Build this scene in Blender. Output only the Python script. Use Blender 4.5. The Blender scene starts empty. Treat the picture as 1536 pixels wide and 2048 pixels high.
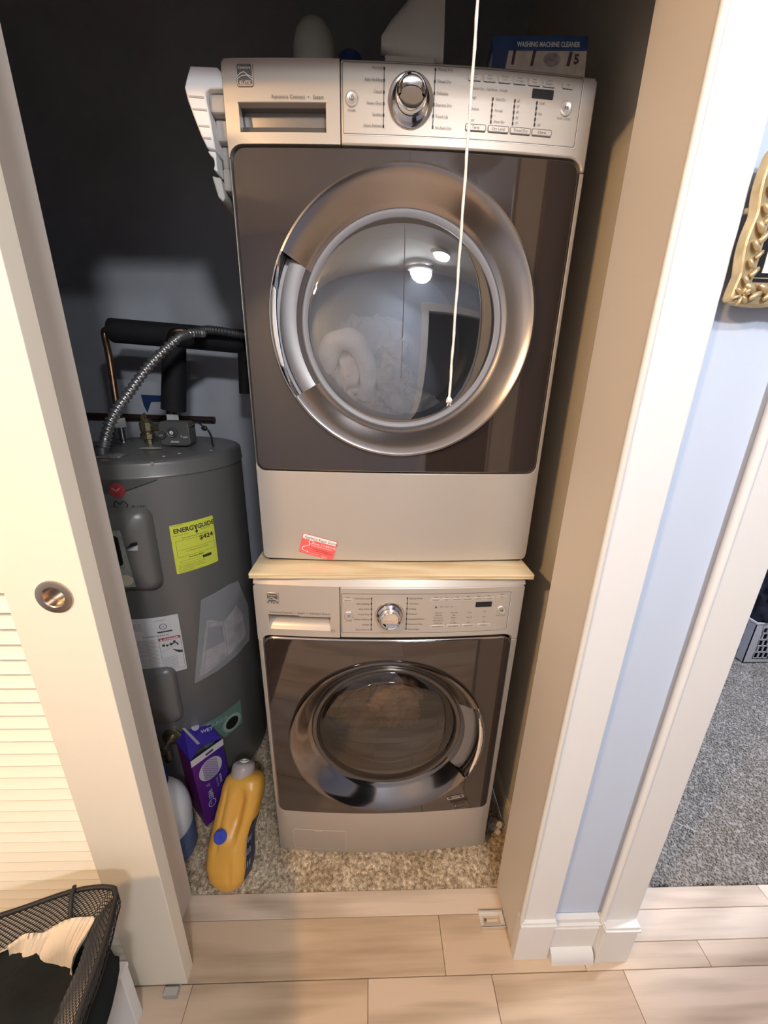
import bpy, bmesh, math, random
from math import sin, cos, pi, radians, sqrt
from mathutils import Vector, Matrix, noise

random.seed(7)
S = bpy.context.scene
COL = S.collection

# ------------------------------------------------------------------ camera
cam_d = bpy.data.cameras.new('camera')
cam_d.sensor_fit = 'HORIZONTAL'
cam_d.sensor_width = 36.0
cam_d.lens = 770.0 / 1536.0 * 36.0
cam_d.clip_start = 0.01
cam = bpy.data.objects.new('camera', cam_d)
COL.objects.link(cam)
RX = Vector((0.99930364, -0.03074766, 0.02113782))      # camera right, down, forward in world axes
RD = Vector((0.01020531, -0.31967611, -0.94747192))
RF = Vector((0.0358898, 0.94702786, -0.31913971))
M4 = Matrix(((RX.x, -RD.x, -RF.x, 0.0), (RX.y, -RD.y, -RF.y, 0.0), (RX.z, -RD.z, -RF.z, 1.5), (0, 0, 0, 1)))
cam.matrix_world = M4
S.camera = cam

# ------------------------------------------------------------------ world, lamps, exposure
W = bpy.data.worlds.new('world')
S.world = W
W.use_nodes = True
W.node_tree.nodes['Background'].inputs[0].default_value = (0.55, 0.62, 0.75, 1)
W.node_tree.nodes['Background'].inputs[1].default_value = 0.15
S.view_settings.view_transform = 'Standard'
S.view_settings.look = 'None'
S.view_settings.gamma = 1.0
S.view_settings.use_curve_mapping = False
S.view_settings.exposure = 0.32

WARM_E, COOL_E, FILL_E, HALL_FILL_E = 60.0, 11.0, 44.0, 30.0
def area(name, loc, aim, size, energy, color, shape='DISK'):
    d = bpy.data.lights.new(name, 'AREA')
    d.shape = shape; d.size = size; d.energy = energy; d.color = color
    o = bpy.data.objects.new(name, d); COL.objects.link(o)
    o.location = loc
    o.rotation_euler = (Vector(aim) - Vector(loc)).to_track_quat('-Z', 'Y').to_euler()
    return o
area('warm_lamp', (-1.20, -0.60, 2.385), (-0.55, 0.3, 0.6), 0.22, WARM_E, (1.0, 0.61, 0.28))
area('cool_lamp', (0.50, -0.45, 2.37), (0.5, 0.3, 0.8), 0.15, COOL_E, (0.95, 0.97, 1.0))
area('hall_fill', (0.38, -1.0, 2.37), (-0.4, 1.2, 1.0), 0.22, HALL_FILL_E, (0.96, 0.97, 1.0))  # added fill that lifts the closet interior, no known source
area('room_fill', (2.3, 0.98, 2.36), (1.9, 1.5, 0), 0.25, FILL_E, (0.95, 0.96, 1.0))  # added fill to brighten the next room's carpet, no known source

# ------------------------------------------------------------------ materials
MATS = {}
def mat(name, color=(.8, .8, .8), rough=.5, metal=0., spec=.5, ior=1.45, bump=0., bscale=60., var=0., vscale=8., vcol=None, coat=0., trans=0., alpha=1., emis=None, estr=0., stretch=(1, 1, 1), detail=4., randv=0., bdist=.002):
    if name in MATS: return MATS[name]
    m = bpy.data.materials.new(name); m.use_nodes = True
    nt = m.node_tree; b = nt.nodes['Principled BSDF']
    b.inputs['Base Color'].default_value = (*color, 1)
    b.inputs['Roughness'].default_value = rough
    b.inputs['Metallic'].default_value = metal
    b.inputs['IOR'].default_value = ior
    b.inputs['Specular IOR Level'].default_value = spec
    b.inputs['Coat Weight'].default_value = coat
    b.inputs['Transmission Weight'].default_value = trans
    b.inputs['Alpha'].default_value = alpha
    if emis:
        b.inputs['Emission Color'].default_value = (*emis, 1); b.inputs['Emission Strength'].default_value = estr
    tc = nt.nodes.new('ShaderNodeTexCoord'); mp = nt.nodes.new('ShaderNodeMapping')
    mp.inputs['Scale'].default_value = stretch
    nt.links.new(tc.outputs['Object'], mp.inputs['Vector'])
    last = None
    if var > 0 or vcol:
        n = nt.nodes.new('ShaderNodeTexNoise'); n.inputs['Scale'].default_value = vscale; n.inputs['Detail'].default_value = detail
        nt.links.new(mp.outputs[0], n.inputs['Vector'])
        r = nt.nodes.new('ShaderNodeValToRGB')
        r.color_ramp.elements[0].position = .36; r.color_ramp.elements[1].position = .66
        c2 = vcol if vcol else tuple(max(0, c * (1 - var)) for c in color)
        r.color_ramp.elements[0].color = (*c2, 1); r.color_ramp.elements[1].color = (*color, 1)
        nt.links.new(n.outputs['Fac'], r.inputs['Fac'])
        last = r.outputs['Color']
    if randv > 0:
        oi = nt.nodes.new('ShaderNodeObjectInfo'); mr = nt.nodes.new('ShaderNodeMapRange')
        mr.inputs['To Min'].default_value = 1 - randv; mr.inputs['To Max'].default_value = 1 + randv
        nt.links.new(oi.outputs['Random'], mr.inputs['Value'])
        hs = nt.nodes.new('ShaderNodeHueSaturation')
        if last: nt.links.new(last, hs.inputs['Color'])
        else: hs.inputs['Color'].default_value = (*color, 1)
        nt.links.new(mr.outputs[0], hs.inputs['Value'])
        last = hs.outputs['Color']
    if last: nt.links.new(last, b.inputs['Base Color'])
    if bump > 0:
        n2 = nt.nodes.new('ShaderNodeTexNoise'); n2.inputs['Scale'].default_value = bscale; n2.inputs['Detail'].default_value = 3
        nt.links.new(mp.outputs[0], n2.inputs['Vector'])
        bp = nt.nodes.new('ShaderNodeBump'); bp.inputs['Strength'].default_value = bump; bp.inputs['Distance'].default_value = bdist
        nt.links.new(n2.outputs['Fac'], bp.inputs['Height']); nt.links.new(bp.outputs[0], b.inputs['Normal'])
    MATS[name] = m
    return m

def glass_pane(name, tint, refl, rough=.02, body=.0, bodycol=(.1, .1, .1)):
    """thin tinted pane: part mirror (more at grazing angles), part see-through, a little haze"""
    m = bpy.data.materials.new(name); m.use_nodes = True
    nt = m.node_tree; nt.nodes.clear()
    out = nt.nodes.new('ShaderNodeOutputMaterial')
    tr = nt.nodes.new('ShaderNodeBsdfTransparent'); tr.inputs[0].default_value = (*tint, 1)
    gl = nt.nodes.new('ShaderNodeBsdfGlossy'); gl.inputs['Color'].default_value = (1, 1, 1, 1); gl.inputs['Roughness'].default_value = rough
    di = nt.nodes.new('ShaderNodeBsdfDiffuse'); di.inputs[0].default_value = (*bodycol, 1)
    lw = nt.nodes.new('ShaderNodeFresnel'); lw.inputs['IOR'].default_value = 1.5
    ma = nt.nodes.new('ShaderNodeMath'); ma.operation = 'ADD'; ma.inputs[1].default_value = refl
    cl = nt.nodes.new('ShaderNodeClamp')
    nt.links.new(lw.outputs[0], ma.inputs[0]); nt.links.new(ma.outputs[0], cl.inputs[0])
    m0 = nt.nodes.new('ShaderNodeMixShader'); m0.inputs[0].default_value = body
    nt.links.new(tr.outputs[0], m0.inputs[1]); nt.links.new(di.outputs[0], m0.inputs[2])
    mx = nt.nodes.new('ShaderNodeMixShader')
    nt.links.new(cl.outputs[0], mx.inputs[0]); nt.links.new(m0.outputs[0], mx.inputs[1]); nt.links.new(gl.outputs[0], mx.inputs[2])
    nt.links.new(mx.outputs[0], out.inputs[0])
    MATS[name] = m
    return m

def wood(name, c1, c2, scale=1.0, rough=.42, randv=.07, axis='X', dist=3.2):
    m = bpy.data.materials.new(name); m.use_nodes = True
    nt = m.node_tree; b = nt.nodes['Principled BSDF']; b.inputs['Roughness'].default_value = rough
    tc = nt.nodes.new('ShaderNodeTexCoord'); oi = nt.nodes.new('ShaderNodeObjectInfo')
    add = nt.nodes.new('ShaderNodeVectorMath'); add.operation = 'ADD'
    mul = nt.nodes.new('ShaderNodeMath'); mul.operation = 'MULTIPLY'; mul.inputs[1].default_value = 37.0
    nt.links.new(oi.outputs['Random'], mul.inputs[0])
    nt.links.new(tc.outputs['Object'], add.inputs[0]); nt.links.new(mul.outputs[0], add.inputs[1])
    mp = nt.nodes.new('ShaderNodeMapping')
    mp.inputs['Scale'].default_value = (.22 * scale, 1 * scale, 1 * scale) if axis == 'X' else (1 * scale, 1 * scale, .2 * scale)
    nt.links.new(add.outputs[0], mp.inputs['Vector'])
    n = nt.nodes.new('ShaderNodeTexNoise'); n.inputs['Scale'].default_value = dist; n.inputs['Detail'].default_value = 3
    nt.links.new(mp.outputs[0], n.inputs['Vector'])
    k = nt.nodes.new('ShaderNodeMath'); k.operation = 'MULTIPLY'; k.inputs[1].default_value = 46.0
    nt.links.new(n.outputs['Fac'], k.inputs[0])
    sn = nt.nodes.new('ShaderNodeMath'); sn.operation = 'SINE'; nt.links.new(k.outputs[0], sn.inputs[0])
    mr = nt.nodes.new('ShaderNodeMapRange'); mr.inputs['From Min'].default_value = -1; nt.links.new(sn.outputs[0], mr.inputs['Value'])
    fine = nt.nodes.new('ShaderNodeTexNoise'); fine.inputs['Scale'].default_value = 60; fine.inputs['Detail'].default_value = 3
    mp2 = nt.nodes.new('ShaderNodeMapping'); mp2.inputs['Scale'].default_value = (.06, 1, 1) if axis == 'X' else (1, 1, .06)
    nt.links.new(add.outputs[0], mp2.inputs['Vector']); nt.links.new(mp2.outputs[0], fine.inputs['Vector'])
    blot = nt.nodes.new('ShaderNodeTexNoise'); blot.inputs['Scale'].default_value = 3.0; nt.links.new(mp.outputs[0], blot.inputs['Vector'])
    a1 = nt.nodes.new('ShaderNodeMath'); a1.operation = 'MULTIPLY_ADD'; a1.inputs[1].default_value = .35
    nt.links.new(mr.outputs[0], a1.inputs[0])
    a2 = nt.nodes.new('ShaderNodeMath'); a2.operation = 'MULTIPLY'; a2.inputs[1].default_value = .55; nt.links.new(fine.outputs['Fac'], a2.inputs[0])
    a3 = nt.nodes.new('ShaderNodeMath'); a3.operation = 'MULTIPLY_ADD'; a3.inputs[1].default_value = .5
    nt.links.new(blot.outputs['Fac'], a3.inputs[0]); nt.links.new(a2.outputs[0], a3.inputs[2]); nt.links.new(a3.outputs[0], a1.inputs[2])
    r = nt.nodes.new('ShaderNodeValToRGB'); r.color_ramp.elements[0].position = .36; r.color_ramp.elements[1].position = .80
    r.color_ramp.elements[0].color = (*c2, 1); r.color_ramp.elements[1].color = (*c1, 1)
    nt.links.new(a1.outputs[0], r.inputs['Fac'])
    hs = nt.nodes.new('ShaderNodeHueSaturation'); mr2 = nt.nodes.new('ShaderNodeMapRange')
    mr2.inputs['To Min'].default_value = 1 - randv; mr2.inputs['To Max'].default_value = 1 + randv
    nt.links.new(oi.outputs['Random'], mr2.inputs['Value']); nt.links.new(mr2.outputs[0], hs.inputs['Value'])
    mr3 = nt.nodes.new('ShaderNodeMapRange'); mr3.inputs['To Min'].default_value = 1.15; mr3.inputs['To Max'].default_value = .8
    nt.links.new(oi.outputs['Random'], mr3.inputs['Value']); nt.links.new(mr3.outputs[0], hs.inputs['Saturation'])
    nt.links.new(r.outputs[0], hs.inputs['Color']); nt.links.new(hs.outputs[0], b.inputs['Base Color'])
    bp = nt.nodes.new('ShaderNodeBump'); bp.inputs['Strength'].default_value = .12; bp.inputs['Distance'].default_value = .001
    nt.links.new(a1.outputs[0], bp.inputs['Height']); nt.links.new(bp.outputs[0], b.inputs['Normal'])
    MATS[name] = m
    return m

white_paint = mat('white_paint', (.80, .80, .80), .38, bump=.04, bscale=25)
blue_paint = mat('blue_paint', (.57, .66, .82), .6, bump=.06, bscale=90)
closet_paint = mat('closet_paint', (.53, .56, .62), .65, bump=.15, bscale=70, var=.12, vscale=5)
side_warm_lit = mat('side_warm_lit', (.72, .66, .56), .65, bump=.1, bscale=80)  # same blue paint, with the warm light's tan put into its colour
ceil_paint = mat('ceil_paint', (.88, .88, .87), .8)
plank_wood = wood('plank_wood', (.70, .54, .40), (.43, .315, .215))
ply_wood = wood('ply_wood', (.84, .70, .46), (.66, .50, .28), 2.0, .6, .0)
ply_dark = mat('ply_dark', (.42, .29, .15), .7)
silver = mat('silver_paint', (.51, .46, .41), .36, .30, bump=.03, bscale=900)
graphite = mat('graphite_paint', (.16, .15, .145), .45, .2)
chrome = mat('chrome', (.62, .60, .60), .12, 1.)
chrome_b = mat('chrome_bright', (.88, .88, .88), .06, 1.)
smoke = mat('smoke_chrome', (.40, .375, .37), .22, 1.)
door_glass = mat('door_glass', (.045, .032, .028), .045, 0., .5, 1.85)
black = mat('black_plastic', (.015, .015, .016), .35)
dark_gap = mat('dark_gap', (.02, .02, .02), .8)
drum_m = mat('drum_steel', (.33, .32, .31), .35, .8)
ink = mat('ink', (.05, .045, .045), .6)
ink_white = mat('ink_white', (.85, .85, .85), .6)
light_line = mat('light_line', (.82, .78, .72), .4, .3)
dry_glass = glass_pane('dryer_glass', (.55, .58, .64), .20, .015, .04, (.3, .34, .40))
wash_glass = glass_pane('washer_glass', (.50, .43, .37), .04, .02, .05, (.16, .11, .08))
heater_m = mat('heater_enamel', (.20, .197, .192), .38, .25, bump=.02, bscale=30)
heater_d = mat('heater_dark', (.115, .113, .11), .5, .1)
copper = mat('copper', (.33, .20, .12), .35, .9, var=.4, vscale=20)
brass = mat('brass', (.45, .38, .24), .35, .9, var=.3, vscale=60)
steel = mat('steel', (.55, .55, .55), .25, 1.)
foam_black = mat('pipe_foam', (.012, .012, .016), .75, bump=.1)
styro = mat('styrofoam', (.80, .80, .82), .8, bump=.25, bscale=250)

# ------------------------------------------------------------------ mesh helpers
ORG = {}
def link(o): COL.objects.link(o); return o
def thing(name, label, cat, base=(0, 0, 0), group=None):
    o = bpy.data.objects.new(name, None); link(o); o.location = base; o.empty_display_size = .05
    o['label'] = label; o['category'] = cat
    if group: o['group'] = group
    ORG[o.name] = Vector(base)
    return o
def tag(o, label=None, cat=None, group=None, kind=None):
    if label: o['label'] = label
    if cat: o['category'] = cat
    if group: o['group'] = group
    if kind: o['kind'] = kind
    return o
def obj(name, bm, m, parent=None, smooth=0., bevel=0., bseg=2, bang=40., subsurf=0, origin=None):
    """link a bmesh given in world coordinates; the object's origin is its parent's (or ORIGIN)"""
    org = ORG[parent.name] if parent is not None else (Vector(origin) if origin is not None else Vector((0, 0, 0)))
    me = bpy.data.meshes.new(name)
    for v in bm.verts: v.co -= org
    bm.to_mesh(me); bm.free()
    o = bpy.data.objects.new(name, me); link(o)
    if isinstance(m, (list, tuple)):
        for q in m: me.materials.append(q)
    elif m: me.materials.append(m)
    if parent is not None:
        o.parent = parent
    else:
        o.location = org
    ORG[o.name] = org
    if bevel > 0:
        b = o.modifiers.new('b', 'BEVEL'); b.width = bevel; b.segments = bseg; b.limit_method = 'ANGLE'; b.angle_limit = radians(bang); b.use_clamp_overlap = True
    if subsurf:
        s = o.modifiers.new('s', 'SUBSURF'); s.levels = subsurf; s.render_levels = subsurf
    if smooth > 0:
        for p in me.polygons: p.use_smooth = True
        if smooth < 180 and not subsurf:
            try: me.set_sharp_from_angle(angle=radians(smooth))
            except Exception: pass
    return o
def B(): return bmesh.new()
def box(bm, x0, x1, y0, y1, z0, z1, rot=None, piv=None):
    vs = [bm.verts.new((x, y, z)) for x in (x0, x1) for y in (y0, y1) for z in (z0, z1)]
    idx = [(0, 1, 3, 2), (4, 6, 7, 5), (0, 4, 5, 1), (2, 3, 7, 6), (0, 2, 6, 4), (1, 5, 7, 3)]
    for f in idx: bm.faces.new([vs[i] for i in f])
    if rot is not None:
        p = Vector(piv) if piv is not None else Vector(((x0 + x1) / 2, (y0 + y1) / 2, (z0 + z1) / 2))
        for v in vs: v.co = rot @ (v.co - p) + p
    bmesh.ops.recalc_face_normals(bm, faces=bm.faces)
    return bm
def frame_for(d):
    d = d.normalized(); u = Vector((0, 0, 1)) if abs(d.z) < .95 else Vector((1, 0, 0))
    a = d.cross(u).normalized(); return a, d.cross(a).normalized()
def tube(bm, pts, r, n=12, cap=True, closed=False):
    pts = [Vector(p) for p in pts]; rs = r if isinstance(r, (list, tuple)) else [r] * len(pts)
    rings = []; a = None
    for i, p in enumerate(pts):
        if closed: d = pts[(i + 1) % len(pts)] - pts[i - 1]
        elif i == 0: d = pts[1] - pts[0]
        elif i == len(pts) - 1: d = pts[-1] - pts[-2]
        else: d = (pts[i + 1] - p).normalized() + (p - pts[i - 1]).normalized()
        d = d.normalized()
        if a is None: a, b = frame_for(d)
        else:
            a = (a - d * a.dot(d)).normalized(); b = d.cross(a)
        rings.append([bm.verts.new(p + (a * cos(2 * pi * k / n) + b * sin(2 * pi * k / n)) * rs[i]) for k in range(n)])
    m = len(rings)
    for i in range(m if closed else m - 1):
        A, Bq = rings[i], rings[(i + 1) % m]
        for k in range(n): bm.faces.new((A[k], A[(k + 1) % n], Bq[(k + 1) % n], Bq[k]))
    if cap and not closed:
        bm.faces.new(rings[0][::-1]); bm.faces.new(rings[-1])
    return bm
def smoothpath(pts, n=8):
    P = [Vector(p) for p in pts]; out = []
    for i in range(len(P) - 1):
        p0 = P[max(i - 1, 0)]; p1 = P[i]; p2 = P[i + 1]; p3 = P[min(i + 2, len(P) - 1)]
        for k in range(n):
            t = k / n
            out.append(.5 * ((2 * p1) + (p2 - p0) * t + (2 * p0 - 5 * p1 + 4 * p2 - p3) * t * t + (3 * p1 - p0 - 3 * p2 + p3) * t ** 3))
    out.append(P[-1]); return out
def lathe(bm, prof, c, axis='Z', n=48, a0=0., a1=2 * pi, caps=False, tilt=None):
    """prof: (r, h) pairs; axis Z (h up) or Y (h towards the viewer, -y)"""
    full = abs(a1 - a0 - 2 * pi) < 1e-6; steps = n if full else n + 1; c = Vector(c); rings = []
    for (r, h) in prof:
        ring = []
        for k in range(steps):
            a = a0 + (a1 - a0) * k / n
            if axis == 'Z': p = Vector((r * cos(a), r * sin(a), h))
            elif axis == 'Y': p = Vector((r * cos(a), -h, r * sin(a)))
            else: p = Vector((h, r * cos(a), r * sin(a)))
            if tilt is not None: p = tilt @ p
            ring.append(bm.verts.new(c + p))
        rings.append(ring)
    for i in range(len(rings) - 1):
        A, Bq = rings[i], rings[i + 1]
        for k in range(steps if full else steps - 1):
            k2 = (k + 1) % steps
            bm.faces.new((A[k], A[k2], Bq[k2], Bq[k]))
    if caps and not full:
        for k in (0, -1):
            try: bm.faces.new([r[k] for r in rings])
            except Exception: pass
    bmesh.ops.remove_doubles(bm, verts=bm.verts, dist=1e-6)
    bmesh.ops.recalc_face_normals(bm, faces=bm.faces)
    return bm
def rrect(x0, x1, z0, z1, r, n=5):
    rr = r if isinstance(r, (list, tuple)) else (r,) * 4   # bl, br, tr, tl
    out = []
    for (cx, cz, a, q) in ((x0, z0, pi, rr[0]), (x1, z0, 1.5 * pi, rr[1]), (x1, z1, 0, rr[2]), (x0, z1, .5 * pi, rr[3])):
        ccx = cx + q * (1 if cx == x0 else -1); ccz = cz + q * (1 if cz == z0 else -1)
        if q < 1e-6: out.append((cx, cz)); continue
        for k in range(n + 1):
            t = a + (pi / 2) * k / n
            out.append((ccx + q * cos(t), ccz + q * sin(t)))
    return out
def plate(loops, mp, front, back, cuts=None, cutz=None):
    """solid plate from outline loops (x,z) without holes; mp(x, z, off) -> world; off grows towards the viewer"""
    bm = B()
    for lp in loops:
        bm.faces.new([bm.verts.new((x, 0, z)) for x, z in lp])
    bmesh.ops.remove_doubles(bm, verts=bm.verts, dist=1e-6)
    for c in (cuts or []):
        bmesh.ops.bisect_plane(bm, geom=bm.verts[:] + bm.edges[:] + bm.faces[:], plane_co=(c, 0, 0), plane_no=(1, 0, 0))
    for c in (cutz or []):
        bmesh.ops.bisect_plane(bm, geom=bm.verts[:] + bm.edges[:] + bm.faces[:], plane_co=(0, 0, c), plane_no=(0, 0, 1))
    fr = bm.verts[:]
    r = bmesh.ops.extrude_face_region(bm, geom=bm.faces[:])
    nv = [g for g in r['geom'] if isinstance(g, bmesh.types.BMVert)]; ns = set(nv)
    for v in bm.verts:
        v.co = mp(v.co.x, v.co.z, front if v in ns else back)
    bmesh.ops.recalc_face_normals(bm, faces=bm.faces)
    return bm
def xcuts(x0, x1, n): return [x0 + (x1 - x0) * k / n for k in range(1, n)]

CURVED = []
class Flat:
    """thin print and marks laid on a mapped surface, in (u, v) of that surface"""
    def __init__(s): s.bm = B()
    def poly(s, pts): s.bm.faces.new([s.bm.verts.new((u, v, 0)) for u, v in pts]); return s
    def rect(s, x0, x1, z0, z1, n=1):
        for k in range(n):
            a = x0 + (x1 - x0) * k / n; b = x0 + (x1 - x0) * (k + 1) / n
            s.poly([(a, z0), (b, z0), (b, z1), (a, z1)])
        return s
    def line(s, a, b, w):
        a = Vector(a); b = Vector(b); d = (b - a).normalized(); p = Vector((-d.y, d.x)) * w / 2
        s.poly([tuple(a + p), tuple(b + p), tuple(b - p), tuple(a - p)]); return s
    def loop(s, pts, w):
        for i in range(len(pts)): s.line(pts[i], pts[(i + 1) % len(pts)], w)
        return s
    def path(s, pts, w):
        for i in range(len(pts) - 1): s.line(pts[i], pts[i + 1], w)
        return s
    def disc(s, x, z, r, n=16, rz=None):
        s.poly([(x + r * cos(2 * pi * k / n), z + (rz or r) * sin(2 * pi * k / n)) for k in range(n)]); return s
    def ring(s, x, z, r, w, n=20, rz=None, a0=0, a1=2 * pi):
        rz = rz or r
        P = [(x + r * cos(a0 + (a1 - a0) * k / n), z + rz * sin(a0 + (a1 - a0) * k / n)) for k in range(n + 1)]
        s.path(P, w); return s
    def text(s, t, x, z, size, align='LEFT', rot=0., sx=1., bold=0.):
        c = bpy.data.curves.new('t', 'FONT'); c.body = t; c.size = size; c.align_x = align; c.offset = bold; c.resolution_u = 2
        o = bpy.data.objects.new('t', c); COL.objects.link(o)
        me = o.to_mesh()
        m = Matrix.Rotation(rot, 3, 'Z')
        vs = []
        for v in me.vertices:
            p = m @ Vector((v.co.x * sx, v.co.y, 0)); vs.append(s.bm.verts.new((p.x + x, p.y + z, 0)))
        for p in me.polygons:
            try: s.bm.faces.new([vs[i] for i in p.vertices])
            except Exception: pass
        o.to_mesh_clear(); bpy.data.objects.remove(o); bpy.data.curves.remove(c)
        return s
    def put(s, name, mp, off, m, parent, step=None):
        if step is None: step = .012 if mp in CURVED else 0
        if step:
            xs = [v.co.x for v in s.bm.verts]; x = min(xs) + step
            while x < max(xs):
                bmesh.ops.bisect_plane(s.bm, geom=s.bm.verts[:] + s.bm.edges[:] + s.bm.faces[:], plane_co=(x, 0, 0), plane_no=(1, 0, 0)); x += step
        for v in s.bm.verts: v.co = mp(v.co.x, v.co.y, off)
        o = obj(name, s.bm, m, parent)
        if any(k in name for k in ('letter', 'print', 'indicator', 'lattice', 'outline', 'fillet')): o['kind'] = 'stuff'
        return o

def blob(bm, c, rad, amp=.25, freq=6., sub=4, seed=0., squash=None, floor=None):
    r = bmesh.ops.create_icosphere(bm, subdivisions=sub, radius=1.)
    c = Vector(c); o = Vector((seed * 3.1, seed * 1.7, seed))
    for v in r['verts']:
        d = v.co.normalized()
        k = 1 + amp * noise.fractal(d * freq * .35 + o, 1.0, 2.0, 4) + amp * .35 * (1 - abs(noise.noise(d * freq + o)) * 2)
        v.co = c + Vector((d.x * rad[0] * k, d.y * rad[1] * k, d.z * rad[2] * k))
        if floor is not None and v.co.z < floor: v.co.z = floor
    return bm

# ------------------------------------------------------------------ the setting
def st(name, bm, m, **k):
    o = obj(name, bm, m, **k); o['kind'] = 'structure'; return o
YW0, YW1 = .622, .760
st('wall_front', box(box(box(B(), -1.9, -.547, YW0, YW1, 0, 2.8), -.547, .422, YW0, YW1, 2.085, 2.8), .720, 1.55, YW0, .748, 2.085, 2.8), [blue_paint])
st('wall_divider', box(B(), .422, .712, YW0, .748, 0, 2.8), blue_paint)
st('wall_front_right', box(B(), 1.55, 2.6, YW0, .748, 0, 2.44), blue_paint)
st('wall_right', box(B(), .505, .62, .7485, 1.72, 0, 2.8), side_warm_lit)
st('wall_closet_back', box(B(), -1.5, .505, 1.70, 1.80, 0, 2.8), closet_paint)
st('wall_closet_left', box(B(), -1.50, -1.40, .76, 1.70, 0, 2.8), closet_paint)
st('ceiling', box(box(B(), -2.0, 2.6, -1.3, .622, 2.44, 2.5), .62, 2.6, .622, 3.4, 2.44, 2.5), ceil_paint)
st('ceiling_closet', box(B(), -1.5, .62, .622, 1.8, 2.8, 2.86), ceil_paint)
st('wall_hall_left', box(B(), -2.0, -1.9, -1.3, .622, 0, 2.44), blue_paint)
st('wall_hall_right', box(B(), 2.5, 2.6, -1.3, 3.4, 0, 2.44), blue_paint)
st('wall_room_left', box(B(), .62, .66, .748, 3.3, 0, 2.44), blue_paint)
st('wall_room_back', box(B(), .62, 2.5, 3.2, 3.3, 0, 2.44), blue_paint)
# hall wall behind the photographer, with a dark doorway the appliances mirror
st('wall_back', box(box(box(B(), -1.9, .50, -1.3, -1.2, 0, 2.44), 1.35, 2.5, -1.3, -1.2, 0, 2.44), .50, 1.35, -1.3, -1.2, 2.04, 2.44), blue_paint)
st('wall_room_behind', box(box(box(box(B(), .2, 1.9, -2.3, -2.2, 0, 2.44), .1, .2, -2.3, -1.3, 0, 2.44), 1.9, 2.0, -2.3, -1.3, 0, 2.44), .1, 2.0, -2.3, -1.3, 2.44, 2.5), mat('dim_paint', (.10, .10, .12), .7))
bm = B(); box(bm, .42, .50, -1.2, -1.185, 0, 2.12); box(bm, 1.35, 1.43, -1.2, -1.185, 0, 2.12); box(bm, .50, 1.35, -1.2, -1.185, 2.04, 2.12)
st('trim_1', bm, white_paint, bevel=.003)

# floor base and planks
fl = st('floor', box(box(B(), -2.0, 2.6, -2.3, .76, -.03, -.006), 1.55, 2.6, .5, .751, -.03, -.006), dark_gap)
def plank(x0, x1, y0, y1):
    b = box(B(), x0 + .0006, x1 - .0006, y0 + .0005, y1 - .0005, -.014, 0)
    o = obj('plank', b, plank_wood, fl, bevel=.0009, bseg=1)
    c = Vector(((x0 + x1) / 2, (y0 + y1) / 2, 0))
    for v in o.data.vertices: v.co -= c
    o.location = c
rows = [(.698, .760, [-.56, .4215]), (.6975, .7505, [.7215, 1.25, 2.4])]
rows += [(.6275, .6975, [.7215, 1.32, 2.4]), (.5735, .6275, [.60, .95, 1.9, 2.5])]
rows += [(.574, .698, [-1.9, -.62, .2155, .60]), (.5735, .5736, [])]
rows += [(.449, .5735, [-1.5, -.45, .007, .338, .70, 1.35, 2.5]), (.324, .449, [-1.5, -.2, .52, 1.2, 2.5])]
for r, ys in enumerate([.199, .074, -.051, -.176, -.301, -.426, -.551, -.676, -.801, -.926, -1.051, -1.176]):
    o_ = random.uniform(-1.3, -.5); rows.append((ys, ys + .125, [-1.5, o_, o_ + 1.1, o_ + 2.2, 2.5]))
for y0, y1, xs in rows:
    for i in range(len(xs) - 1): plank(xs[i], xs[i + 1], y0, y1)

# jambs, casings, plinths
st('door_frame', box(box(box(B(), .410, .4225, .606, .762, 0, 2.085), -.5475, -.535, .606, .762, 0, 2.085), -.535, .410, .606, .762, 2.073, 2.0855), mat('jamb_paint', (.76, .71, .65), .45), bevel=.0015)
bm = B(); box(bm, .4125, .497, .603, .622, .16, 2.16); box(bm, -.535, .412, .603, .622, 2.086, 2.16)
tr = st('trim_2', bm, white_paint, bevel=.003)
tag(obj('bead', tube(B(), [(.408, .6035, z) for z in (.17, .6, 1.1, 1.6, 2.08)], .0062, 10), mat('bead_paint', (.72, .70, .66), .35, bump=.5, bscale=60), tr, smooth=60))
bm = B(); box(bm, .632, .719, .603, .622, .15, 2.16)
tr = st('trim_3', bm, white_paint, bevel=.003)
obj('bead', tube(B(), [(.630, .606, z) for z in (.15, .6, 1.1, 1.6, 2.1)], .0075, 10), white_paint, tr, smooth=60)
st('door_frame', box(B(), .7125, .7205, .612, .7505, 0, 2.085), white_paint, bevel=.0015)
st('door_frame', box(B(), 1.5385, 1.5495, .612, .7505, 0, 2.085), white_paint, bevel=.0015)
def plinth(name, x0, x1, y0, z1):
    bm = B(); box(bm, x0, x1, y0, .6215, 0, z1 - .028)
    o = st(name, bm, white_paint, bevel=.0015)
    bm = B()
    for k, (a, zz) in enumerate(((.003, z1 - .028), (.006, z1 - .020), (.002, z1 - .012))):
        box(bm, x0 - a * .3, x1 + a * .3, y0 - a, .6215, zz, zz + .0075)
    obj('cap_moulding', bm, white_paint, o, bevel=.001, bseg=1)
plinth('trim_4', .406, .499, .598, .176)
plinth('trim_5', .628, .7195, .588, .166)
bm = B(); box(bm, .4995, .6275, .606, .6215, 0, .118)
bb = st('baseboard_1', bm, white_paint, bevel=.001)
bm = B()
for z0, z1, a in ((.118, .124, .010), (.124, .138, .007), (.138, .142, .012), (.142, .158, .006)): box(bm, .4995, .6275, .606 + .008 - a, .6215, z0, z1)
obj('cap_moulding', bm, white_paint, bb, bevel=.001, bseg=1)
pr = [(.0, .585), (.012, .586), (.022, .589), (.030, .594), (.036, .601), (.038, .6065)]
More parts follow.
